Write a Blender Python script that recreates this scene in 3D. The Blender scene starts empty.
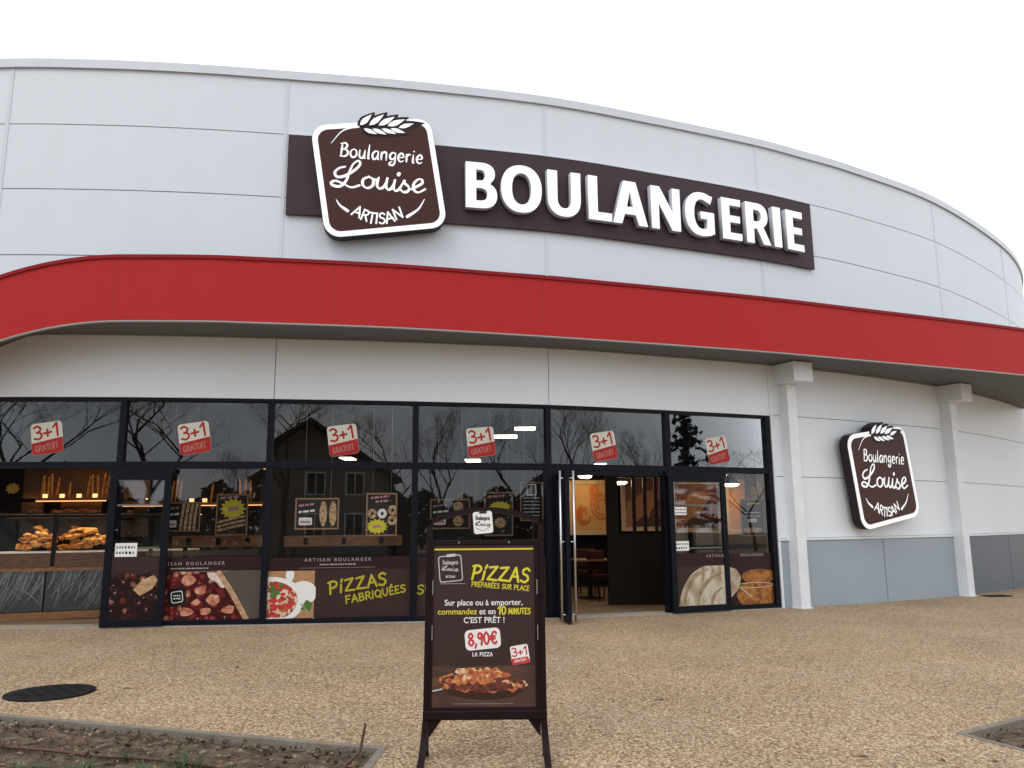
import bpy, bmesh, math, random
from mathutils import Vector, Matrix, noise
R = random.Random(7)
SC = bpy.context.scene
COL = SC.collection
PI = math.pi

# ------------------------------------------------------------------ camera
F = 800.0; PITCH = math.radians(10.0); ROLL = math.radians(-0.5); EYE = 1.4
CAM = Vector((0, 0, EYE))
FWD = Vector((0, math.cos(PITCH), math.sin(PITCH)))
R0 = Vector((1, 0, 0)); U0 = R0.cross(FWD)
RIGHT = R0*math.cos(ROLL) + U0*math.sin(ROLL)
UPV = -R0*math.sin(ROLL) + U0*math.cos(ROLL)
cd = bpy.data.cameras.new('camera'); cam = bpy.data.objects.new('camera', cd); COL.objects.link(cam)
cd.sensor_width = 36; cd.lens = F*36/1024; cd.clip_start = .05; cd.clip_end = 2000
cam.matrix_world = Matrix(((RIGHT.x, UPV.x, -FWD.x, 0), (RIGHT.y, UPV.y, -FWD.y, 0), (RIGHT.z, UPV.z, -FWD.z, EYE), (0, 0, 0, 1)))
SC.camera = cam

def ray(x, y):
    return RIGHT*((x-512)/F) + UPV*((384-y)/F) + FWD
def at_y(x, y, Y):                      # survey: a sight line met with a depth
    d = ray(x, y); return CAM + d*(Y/d.y)
def gz(x, y=0):                         # the paving falls gently to the right
    return -.0125 - .0092*x
def on_ground(x, y):
    d = ray(x, y); t = (-.0125-EYE)/(d.z+.0092*d.x); return CAM + d*t

# ------------------------------------------------------------------ wall plan curve
def catmull(P, n):
    P = [Vector(p) for p in P]
    Q = [2*P[0]-P[1]] + P + [2*P[-1]-P[-2]]
    out = []
    for i in range(1, len(Q)-2):
        p0, p1, p2, p3 = Q[i-1:i+3]
        for k in range(n):
            t = k/n
            out.append(.5*((2*p1)+(-p0+p2)*t+(2*p0-5*p1+4*p2-p3)*t*t+(-p0+3*p1-3*p2+p3)*t**3))
    out.append(P[-1]); return out
CURVE = catmull([(-12,12.3),(-9.8,11.65),(-8.0,11.45),(-6.4,11.5),(-4.9,11.65),(-3.6,11.85),(-1.8,12.15),(.6,12.7),(2.65,13.45),
                 (4.6,14.25),(5.8,14.85),(7.0,15.5),(9.5,17.1),(12.2,19.45),(14.05,21.4),(15.58,23.55),(17.0,26.4),(17.75,30),(17.75,36)], 16)
SL = [0.0]
for a, b in zip(CURVE, CURVE[1:]): SL.append(SL[-1]+(b-a).length)
STOT = SL[-1]
def cpos(s):
    s = min(max(s, 0), STOT-1e-6)
    import bisect
    i = min(max(bisect.bisect_right(SL, s)-1, 0), len(CURVE)-2)
    t = (s-SL[i])/(SL[i+1]-SL[i])
    return CURVE[i].lerp(CURVE[i+1], t)
def ctan(s):
    return (cpos(s+.12)-cpos(s-.12)).normalized()
def cnor(s):
    t = ctan(s); return Vector((t.y, -t.x))
def cw(s, z, off=0):
    p = cpos(s)+cnor(s)*off; return Vector((p.x, p.y, z))

class Plane:
    """local frame u right, v up, n towards the viewer"""
    def __init__(s, O, U, V):
        s.O = Vector(O); s.U = Vector(U).normalized(); s.V = Vector(V).normalized(); s.N = s.U.cross(s.V).normalized()
    def px(s, x, y, n=0):
        d = ray(x, y); O = s.O+s.N*n
        t = (O-CAM).dot(s.N)/d.dot(s.N); p = CAM+d*t-s.O
        return (p.dot(s.U), p.dot(s.V))
    def world(s, u, v, n=0): return s.O+s.U*u+s.V*v+s.N*n
    def matrix(s, u=0, v=0, n=0, rot=0):
        o = s.world(u, v, n); c, q = math.cos(rot), math.sin(rot)
        A = s.U*c+s.V*q; B = -s.U*q+s.V*c
        return Matrix(((A.x, B.x, s.N.x, o.x), (A.y, B.y, s.N.y, o.y), (A.z, B.z, s.N.z, o.z), (0, 0, 0, 1)))
def tangent_plane(s, z, off=0):
    t = ctan(s); return Plane(cw(s, z, off), (t.x, t.y, 0), (0, 0, 1))

# ------------------------------------------------------------------ materials
MATS = {}
def mat(name, col, rough=.5, spec=.5, metal=0, var=0, vscale=4, bump=0, bscale=40, emit=None, estr=0, coat=0):
    if name in MATS: return MATS[name]
    m = bpy.data.materials.new(name); m.use_nodes = True; nt = m.node_tree; b = nt.nodes['Principled BSDF']
    col = (*col, 1) if len(col) == 3 else col
    b.inputs['Base Color'].default_value = col; b.inputs['Roughness'].default_value = rough
    b.inputs['Specular IOR Level'].default_value = spec; b.inputs['Metallic'].default_value = metal
    b.inputs['Coat Weight'].default_value = coat
    if emit: b.inputs['Emission Color'].default_value = (*emit, 1); b.inputs['Emission Strength'].default_value = estr
    if var or bump:
        tc = nt.nodes.new('ShaderNodeTexCoord')
    if var:
        n = nt.nodes.new('ShaderNodeTexNoise'); n.inputs['Scale'].default_value = vscale; n.inputs['Detail'].default_value = 6
        nt.links.new(tc.outputs['Object'], n.inputs['Vector'])
        r = nt.nodes.new('ShaderNodeValToRGB')
        r.color_ramp.elements[0].position = .3; r.color_ramp.elements[1].position = .7
        r.color_ramp.elements[0].color = tuple(c*(1-var) for c in col[:3])+(1,)
        r.color_ramp.elements[1].color = tuple(min(1, c*(1+var)) for c in col[:3])+(1,)
        nt.links.new(n.outputs['Fac'], r.inputs['Fac']); nt.links.new(r.outputs['Color'], b.inputs['Base Color'])
        mr = nt.nodes.new('ShaderNodeMapRange'); mr.inputs['To Min'].default_value = max(.02, rough-.08); mr.inputs['To Max'].default_value = min(1, rough+.08)
        nt.links.new(n.outputs['Fac'], mr.inputs['Value']); nt.links.new(mr.outputs['Result'], b.inputs['Roughness'])
    if bump:
        n2 = nt.nodes.new('ShaderNodeTexNoise'); n2.inputs['Scale'].default_value = bscale; n2.inputs['Detail'].default_value = 3
        nt.links.new(tc.outputs['Object'], n2.inputs['Vector'])
        bm = nt.nodes.new('ShaderNodeBump'); bm.inputs['Strength'].default_value = bump; bm.inputs['Distance'].default_value = .02
        nt.links.new(n2.outputs['Fac'], bm.inputs['Height']); nt.links.new(bm.outputs['Normal'], b.inputs['Normal'])
    MATS[name] = m; return m

def cells(name, stops, scale, rough=.6, bump=.4, noise_scale=0, stretch=(1, 1, 1), spec=.5):
    """cellular colour: every cell takes one colour of the ramp"""
    if name in MATS: return MATS[name]
    m = bpy.data.materials.new(name); m.use_nodes = True; nt = m.node_tree; b = nt.nodes['Principled BSDF']
    tc = nt.nodes.new('ShaderNodeTexCoord'); mp = nt.nodes.new('ShaderNodeMapping'); mp.inputs['Scale'].default_value = stretch
    nt.links.new(tc.outputs['Object'], mp.inputs['Vector'])
    v = nt.nodes.new('ShaderNodeTexVoronoi'); v.inputs['Scale'].default_value = scale
    src = mp.outputs['Vector']
    if noise_scale:
        n = nt.nodes.new('ShaderNodeTexNoise'); n.inputs['Scale'].default_value = noise_scale; nt.links.new(src, n.inputs['Vector'])
        mx = nt.nodes.new('ShaderNodeMixRGB'); mx.inputs['Fac'].default_value = .12
        nt.links.new(src, mx.inputs['Color1']); nt.links.new(n.outputs['Color'], mx.inputs['Color2']); src = mx.outputs['Color']
    nt.links.new(src, v.inputs['Vector'])
    sep = nt.nodes.new('ShaderNodeSeparateColor'); nt.links.new(v.outputs['Color'], sep.inputs['Color'])
    r = nt.nodes.new('ShaderNodeValToRGB'); r.color_ramp.interpolation = 'CONSTANT'
    e = r.color_ramp.elements
    while len(e) < len(stops): e.new(.5)
    for i, (p, c) in enumerate(stops): e[i].position = p; e[i].color = (*c, 1)
    nt.links.new(sep.outputs['Red'], r.inputs['Fac'])
    nt.links.new(r.outputs['Color'], b.inputs['Base Color'])
    b.inputs['Roughness'].default_value = rough; b.inputs['Specular IOR Level'].default_value = spec
    if bump:
        bm = nt.nodes.new('ShaderNodeBump'); bm.inputs['Strength'].default_value = bump; bm.inputs['Distance'].default_value = .01; bm.invert = True
        nt.links.new(v.outputs['Distance'], bm.inputs['Height']); nt.links.new(bm.outputs['Normal'], b.inputs['Normal'])
    MATS[name] = m; return m

def noisy(name, stops, scale, rough=.6, detail=6, dist=0, stretch=(1, 1, 1), bump=0):
    if name in MATS: return MATS[name]
    m = bpy.data.materials.new(name); m.use_nodes = True; nt = m.node_tree; b = nt.nodes['Principled BSDF']
    tc = nt.nodes.new('ShaderNodeTexCoord'); mp = nt.nodes.new('ShaderNodeMapping'); mp.inputs['Scale'].default_value = stretch
    nt.links.new(tc.outputs['Object'], mp.inputs['Vector'])
    n = nt.nodes.new('ShaderNodeTexNoise'); n.inputs['Scale'].default_value = scale; n.inputs['Detail'].default_value = detail
    n.inputs['Distortion'].default_value = dist
    nt.links.new(mp.outputs['Vector'], n.inputs['Vector'])
    r = nt.nodes.new('ShaderNodeValToRGB'); e = r.color_ramp.elements
    while len(e) < len(stops): e.new(.5)
    for i, (p, c) in enumerate(stops): e[i].position = p; e[i].color = (*c, 1)
    nt.links.new(n.outputs['Fac'], r.inputs['Fac']); nt.links.new(r.outputs['Color'], b.inputs['Base Color'])
    b.inputs['Roughness'].default_value = rough
    if bump:
        bm = nt.nodes.new('ShaderNodeBump'); bm.inputs['Strength'].default_value = bump; bm.inputs['Distance'].default_value = .02
        nt.links.new(n.outputs['Fac'], bm.inputs['Height']); nt.links.new(bm.outputs['Normal'], b.inputs['Normal'])
    MATS[name] = m; return m

def glass_mat(name, tint=.82, refl=2.0, rough=0.0):
    if name in MATS: return MATS[name]
    m = bpy.data.materials.new(name); m.use_nodes = True; nt = m.node_tree; nt.nodes.clear()
    o = nt.nodes.new('ShaderNodeOutputMaterial'); mx = nt.nodes.new('ShaderNodeMixShader')
    t = nt.nodes.new('ShaderNodeBsdfTransparent'); t.inputs['Color'].default_value = (tint, tint*1.01, tint*1.0, 1)
    g = nt.nodes.new('ShaderNodeBsdfGlossy'); g.inputs['Roughness'].default_value = rough; g.inputs['Color'].default_value = (.93, .97, 1, 1)
    f = nt.nodes.new('ShaderNodeFresnel'); f.inputs['IOR'].default_value = 1.5
    k = nt.nodes.new('ShaderNodeMath'); k.operation = 'MULTIPLY'; k.inputs[1].default_value = refl; k.use_clamp = True
    nt.links.new(f.outputs['Fac'], k.inputs[0]); nt.links.new(k.outputs['Value'], mx.inputs['Fac'])
    nt.links.new(t.outputs['BSDF'], mx.inputs[1]); nt.links.new(g.outputs['BSDF'], mx.inputs[2]); nt.links.new(mx.outputs['Shader'], o.inputs['Surface'])
    MATS[name] = m; return m

def panel_mat(name, col, rough=.38, spec=.4):
    """coated steel sandwich panel: faint streaks running down, slight waviness"""
    m = bpy.data.materials.new(name); m.use_nodes = True; nt = m.node_tree; b = nt.nodes['Principled BSDF']
    tc = nt.nodes.new('ShaderNodeTexCoord')
    mp = nt.nodes.new('ShaderNodeMapping'); mp.inputs['Scale'].default_value = (1.2, 1.2, .3)
    nt.links.new(tc.outputs['Object'], mp.inputs['Vector'])
    n = nt.nodes.new('ShaderNodeTexNoise'); n.inputs['Scale'].default_value = 2.0; n.inputs['Detail'].default_value = 7; n.inputs['Roughness'].default_value = .6
    nt.links.new(mp.outputs['Vector'], n.inputs['Vector'])
    r = nt.nodes.new('ShaderNodeValToRGB'); r.color_ramp.elements[0].position = .28; r.color_ramp.elements[1].position = .62
    r.color_ramp.elements[0].color = (col[0]*.975, col[1]*.975, col[2]*.97, 1); r.color_ramp.elements[1].color = (*col, 1)
    nt.links.new(n.outputs['Fac'], r.inputs['Fac']); nt.links.new(r.outputs['Color'], b.inputs['Base Color'])
    b.inputs['Roughness'].default_value = rough; b.inputs['Specular IOR Level'].default_value = spec
    n2 = nt.nodes.new('ShaderNodeTexNoise'); n2.inputs['Scale'].default_value = 1.1; n2.inputs['Detail'].default_value = 2
    nt.links.new(tc.outputs['Object'], n2.inputs['Vector'])
    bm = nt.nodes.new('ShaderNodeBump'); bm.inputs['Strength'].default_value = .12; bm.inputs['Distance'].default_value = .03
    nt.links.new(n2.outputs['Fac'], bm.inputs['Height']); nt.links.new(bm.outputs['Normal'], b.inputs['Normal'])
    MATS[name] = m; return m

WHITE = panel_mat('white_panel', (.665, .715, .775))
WHITE_LOW = panel_mat('white_panel_lower', (.78, .825, .87))
GREYP = panel_mat('grey_panel', (.315, .37, .42), .45)
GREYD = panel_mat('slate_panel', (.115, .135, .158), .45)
JOINT = mat('joint', (.27, .28, .30), .8)
COPING = mat('coping_metal', (.60, .645, .70), .35, var=.04, vscale=3)
RED = panel_mat('red_panel', (.425, .024, .025), .5, .12)
REDTRIM = mat('red_trim', (.25, .012, .018), .5, spec=.15)
SOFFIT = mat('soffit_grey', (.105, .108, .112), .6, var=.06, vscale=2)
COLW = mat('column_white', (.74, .775, .81), .45, var=.05, vscale=3)
ALU = mat('dark_aluminium', (.0045, .006, .011), .5, spec=.14)
GLASS = glass_mat('window_glass', .88, 1.75)
CASEGLASS = glass_mat('case_glass', .95, .25)
STEEL = mat('brushed_steel', (.62, .62, .62), .30, metal=1)
SIGNBROWN = mat('sign_brown', (.050, .030, .040), .5, spec=.22, var=.05, vscale=2)
LOGOBROWN = mat('logo_brown', (.058, .021, .018), .45, spec=.2)
LOGOSIDE = mat('logo_side_brown', (.026, .015, .017), .5, spec=.2)
ACRYL = mat('white_acrylic', (.86, .87, .88), .25, emit=(.95, .97, 1), estr=.32)
LETTERSIDE = mat('letter_side', (.60, .64, .68), .4)
PRINTW = mat('print_white', (.78, .78, .76), .4)
PRINTDIM = mat('print_pale', (.36, .33, .31), .4)
PRINTYW = mat('print_dull_yellow', (.42, .375, .03), .45, spec=.2)
PRINTY = mat('print_yellow', (.66, .58, .045), .45, spec=.2)
PRINTR = mat('print_red', (.52, .03, .03), .4)
PRINTBR = mat('print_brown', (.042, .024, .022), .35, spec=.2, var=.08, vscale=3)
PRINTBR2 = mat('print_dark_brown', (.030, .011, .013), .35, spec=.2)
PRINTGREY = mat('print_taupe', (.085, .068, .058), .25)
BOARDWOOD = mat('sign_frame_maroon', (.013, .005, .006), .45, spec=.13, var=.15, vscale=9)
WOOD = noisy('counter_wood', [(.3, (.20, .085, .032)), (.7, (.32, .15, .06))], 3, .45, stretch=(1, 8, 8))
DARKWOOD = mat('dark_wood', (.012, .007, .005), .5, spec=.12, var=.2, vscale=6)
ORANGEW = mat('ochre_wall', (.55, .30, .10), .7, var=.1, vscale=2)
CREAM = mat('cream_wall', (.55, .40, .24), .7)
BLACK = mat('matt_black', (.008, .008, .008), .6, spec=.2)
SCREW = mat('screw_metal', (.35, .33, .30), .35, metal=1)

# ------------------------------------------------------------------ mesh builder
RM = {}                                   # world matrix of every root / part
class MB:
    def __init__(s): s.v = []; s.f = []; s.m = []; s.cur = 0
    def add(s, vs, fs):
        o = len(s.v); s.v += [tuple(v) for v in vs]
        for f in fs: s.f.append(tuple(i+o for i in f)); s.m.append(s.cur)
    def quad(s, a, b, c, d): s.add([a, b, c, d], [(0, 1, 2, 3)])
    def box(s, x0, x1, y0, y1, z0, z1):
        s.add([(x0,y0,z0),(x1,y0,z0),(x1,y1,z0),(x0,y1,z0),(x0,y0,z1),(x1,y0,z1),(x1,y1,z1),(x0,y1,z1)],
              [(3,2,1,0),(4,5,6,7),(0,1,5,4),(1,2,6,5),(2,3,7,6),(3,0,4,7)])
    def obox(s, P, u0, u1, v0, v1, n0, n1):          # box in a Plane frame, world coords
        k = len(s.v); s.box(u0, u1, v0, v1, n0, n1)
        for i in range(k, len(s.v)): s.v[i] = tuple(P.world(*s.v[i]))
    def poly(s, pts, n=0): s.add([(p[0], p[1], n) for p in pts], [tuple(range(len(pts)))])
    def prism(s, pts, n0, n1):
        k = len(pts); s.add([(p[0], p[1], n0) for p in pts]+[(p[0], p[1], n1) for p in pts],
            [tuple(range(k-1, -1, -1)), tuple(range(k, 2*k))]+[(i, (i+1) % k, k+(i+1) % k, k+i) for i in range(k)])
    def ring(s, a, b, n):                            # flat ring between two loops of the same length
        k = len(a); s.add([(p[0], p[1], n) for p in a]+[(p[0], p[1], n) for p in b], [(i, (i+1) % k, k+(i+1) % k, k+i) for i in range(k)])
    def ribbon(s, pts, w, n=0, climb=.0008, taper=None):
        """flat brush stroke; it climbs very slightly along its length so crossings never share a plane"""
        P = [Vector((p[0], p[1])) for p in pts]
        k = len(P); L = []; Rr = []; D = 0
        for i in range(k):
            t = (P[min(i+1, k-1)]-P[max(i-1, 0)])
            t = t.normalized() if t.length > 1e-9 else Vector((1, 0))
            if 0 < i: D += (P[i]-P[i-1]).length
            ww = w if taper is None else w*taper(i/(k-1))
            q = Vector((-t.y, t.x))*ww/2; z = n+climb*i/(k-1)
            L.append((P[i].x+q.x, P[i].y+q.y, z)); Rr.append((P[i].x-q.x, P[i].y-q.y, z))
        s.add(L+Rr, [(k+i, k+i+1, i+1, i) for i in range(k-1)])
        for i, sg in ((0, -1), (k-1, 1)):            # round ends
            ww = (w if taper is None else w*taper(i/(k-1)))/2
            t = ((P[1]-P[0]) if i == 0 else (P[-1]-P[-2])).normalized()*sg
            b = math.atan2(t.y, t.x); z = n+climb*i/(k-1)
            s.add([(P[i].x+ww*math.cos(b+a*PI/8), P[i].y+ww*math.sin(b+a*PI/8), z) for a in range(-4, 5)], [tuple(range(9))])
    def tube(s, pts, rad, n=6, cap=True):
        pts = [Vector(p) for p in pts]; k = len(pts); vs = []
        up = Vector((0, 0, 1))
        for i in range(k):
            t = (pts[min(i+1, k-1)]-pts[max(i-1, 0)]).normalized()
            a = t.cross(up)
            if a.length < .05: a = t.cross(Vector((1, 0, 0)))
            a.normalize(); b = t.cross(a)
            r = rad[i] if isinstance(rad, (list, tuple)) else rad
            vs += [pts[i]+a*r*math.cos(2*PI*j/n)+b*r*math.sin(2*PI*j/n) for j in range(n)]
        fs = [(i*n+j, (i+1)*n+j, (i+1)*n+(j+1) % n, i*n+(j+1) % n) for i in range(k-1) for j in range(n)]
        if cap: fs += [tuple(range(n)), tuple((k-1)*n+j for j in range(n-1, -1, -1))]
        s.add(vs, fs)
    def blob(s, c, r, nu=8, nv=5, jit=0, rnd=R, bend=0):
        vs = []; fs = []
        for i in range(nv+1):
            th = PI*i/nv
            for j in range(nu):
                ph = 2*PI*j/nu; q = 1+jit*(rnd.random()-.5)
                x, y, z = math.sin(th)*math.cos(ph)*q, math.sin(th)*math.sin(ph)*q, math.cos(th)*q
                x, z = z, x
                vs.append((c[0]+r[0]*x, c[1]+r[1]*y+bend*x*x, c[2]+r[2]*z))
        for i in range(nv):
            for j in range(nu): fs.append((i*nu+j, i*nu+(j+1) % nu, (i+1)*nu+(j+1) % nu, (i+1)*nu+j))
        s.add(vs, fs)
    def lathe(s, prof, c=(0, 0, 0), n=20):
        vs = [(c[0]+r*math.cos(2*PI*j/n), c[1]+r*math.sin(2*PI*j/n), c[2]+z) for r, z in prof for j in range(n)]
        fs = [(i*n+j, i*n+(j+1) % n, (i+1)*n+(j+1) % n, (i+1)*n+j) for i in range(len(prof)-1) for j in range(n)]
        s.add(vs, fs)
    def cbox(s, s0, s1, z0, z1, o0, o1, step=.3):    # box bent along the wall curve
        k = max(1, int(math.ceil((s1-s0)/step))); ss = [s0+(s1-s0)*i/k for i in range(k+1)]
        vs = []
        for q in ss: vs += [cw(q, z0, o0), cw(q, z1, o0), cw(q, z1, o1), cw(q, z0, o1)]
        fs = []
        for i in range(k):
            a = 4*i; b = a+4
            for j in range(4): fs.append((a+j, a+(j+1) % 4, b+(j+1) % 4, b+j))
        fs += [(3, 2, 1, 0), (4*k, 4*k+1, 4*k+2, 4*k+3)]
        s.add(vs, fs)
    def mesh(s, name, mats, smooth=False, world=None, fix=True):
        me = bpy.data.meshes.new(name); me.from_pydata(s.v, [], s.f)
        for m in (mats if isinstance(mats, (list, tuple)) else [mats]): me.materials.append(m)
        me.polygons.foreach_set('material_index', s.m)
        if world is not None: me.transform(world.inverted())
        if fix:
            b = bmesh.new(); b.from_mesh(me); bmesh.ops.remove_doubles(b, verts=b.verts, dist=1e-6) if smooth else None
            bmesh.ops.recalc_face_normals(b, faces=b.faces); b.to_mesh(me); b.free()
        if smooth: me.polygons.foreach_set('use_smooth', [True]*len(me.polygons))
        me.update(); return me

def tag(o, label=None, cat=None, group=None, kind=None):
    if label: o['label'] = label
    if cat: o['category'] = cat
    if group: o['group'] = group
    if kind: o['kind'] = kind
    return o
def thing(name, M, label, cat, group=None):
    o = bpy.data.objects.new(name, None); COL.objects.link(o); o.empty_display_size = .1
    if not isinstance(M, Matrix): M = Matrix.Translation(M)
    o.matrix_world = M; RM[o] = M; tag(o, label, cat, group); return o
def part(name, mb, mats, parent, world=False, smooth=False, label=None, bevel=0):
    """mesh child; local coordinates of the root unless world=True"""
    M = RM[parent]
    me = mb if isinstance(mb, bpy.types.Mesh) else mb.mesh(name, mats, smooth, M if world else None)
    o = bpy.data.objects.new(name, me); COL.objects.link(o); o.parent = parent; RM[o] = M
    if bevel:
        md = o.modifiers.new('bevel', 'BEVEL'); md.width = bevel; md.segments = 2; md.limit_method = 'ANGLE'
    if label: o['label'] = label
    return o
def islands(name, mb, mats, parent, **kw):
    par = list(range(len(mb.v)))
    def find(i):
        while par[i] != i: par[i] = par[par[i]]; i = par[i]
        return i
    for f in mb.f:
        for i in f[1:]: par[find(i)] = find(f[0])
    grp = {}
    for f in mb.f: grp.setdefault(find(f[0]), []).append(f)
    for fs in grp.values():
        q = MB(); ids = sorted({i for f in fs for i in f}); mp = {j: k for k, j in enumerate(ids)}
        q.v = [mb.v[i] for i in ids]; q.f = [tuple(mp[i] for i in f) for f in fs]; q.m = [0]*len(fs)
        part(name, q, mats, parent, **kw)
def single(name, mb, mats, M, label=None, cat=None, group=None, kind=None, smooth=False, world=False):
    if not isinstance(M, Matrix): M = Matrix.Translation(M)
    me = mb if isinstance(mb, bpy.types.Mesh) else mb.mesh(name, mats, smooth, M if world else None)
    o = bpy.data.objects.new(name, me); COL.objects.link(o); o.matrix_world = M; RM[o] = M
    return tag(o, label, cat, group, kind)
def copy_thing(o, M, label=None, group=None):
    c = o.copy(); COL.objects.link(c); c.matrix_world = M; RM[c] = M
    if label: c['label'] = label
    if group: c['group'] = group
    for ch in list(o.children):
        d = ch.copy(); COL.objects.link(d); d.parent = c; RM[d] = M
        for g in list(ch.children):
            e = g.copy(); COL.objects.link(e); e.parent = d; RM[e] = M
    return c

def fill_curve(loops, extrude=0, bevel=0):
    cu = bpy.data.curves.new('outline', 'CURVE'); cu.dimensions = '2D'; cu.fill_mode = 'BOTH'; cu.extrude = extrude; cu.bevel_depth = bevel; cu.bevel_resolution = 1
    for lp in loops:
        sp = cu.splines.new('POLY'); sp.points.add(len(lp)-1); sp.use_cyclic_u = True
        for p, q in zip(sp.points, lp): p.co = (q[0], q[1], 0, 1)
    return curve_to_mesh(cu)
def curve_to_mesh(cu):
    o = bpy.data.objects.new('outline', cu); COL.objects.link(o)
    dg = bpy.context.evaluated_depsgraph_get(); me = bpy.data.meshes.new_from_object(o.evaluated_get(dg))
    bpy.data.objects.remove(o); bpy.data.curves.remove(cu); return me
def text_mesh(body, size, m, x=0, y=0, n=0, align='CENTER', bold=0, space=1.0, sx=1.0, rot=0, shear=0):
    cu = bpy.data.curves.new('lettering', 'FONT'); cu.body = body; cu.size = size; cu.align_x = align; cu.offset = bold*size; cu.space_character = space; cu.shear = shear
    me = curve_to_mesh(cu)
    me.transform(Matrix.Translation((x, y, n)) @ Matrix.Rotation(rot, 4, 'Z') @ Matrix.Diagonal((sx, 1, 1, 1)))
    me.materials.clear(); me.materials.append(m); me.name = 'lettering'; return me

def rrect(w, h, r, k=6, cx=0, cy=0, rot=0):
    pts = []
    for sx, sy, a0 in ((1, -1, -90), (1, 1, 0), (-1, 1, 90), (-1, -1, 180)):
        for i in range(k+1):
            a = math.radians(a0+90*i/k); pts.append((sx*(w/2-r)+r*math.cos(a), sy*(h/2-r)+r*math.sin(a)))
    c, q = math.cos(rot), math.sin(rot)
    return [(cx+x*c-y*q, cy+x*q+y*c) for x, y in pts]
def circle(cx, cy, rx, ry=None, k=24, a0=0, a1=360):
    ry = rx if ry is None else ry
    return [(cx+rx*math.cos(math.radians(a0+(a1-a0)*i/k)), cy+ry*math.sin(math.radians(a0+(a1-a0)*i/k))) for i in range(k if a1-a0 == 360 else k+1)]
def clamp(pts, u0, u1, v0, v1): return [(min(max(p[0], u0), u1), min(max(p[1], v0), v1)) for p in pts]

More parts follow.
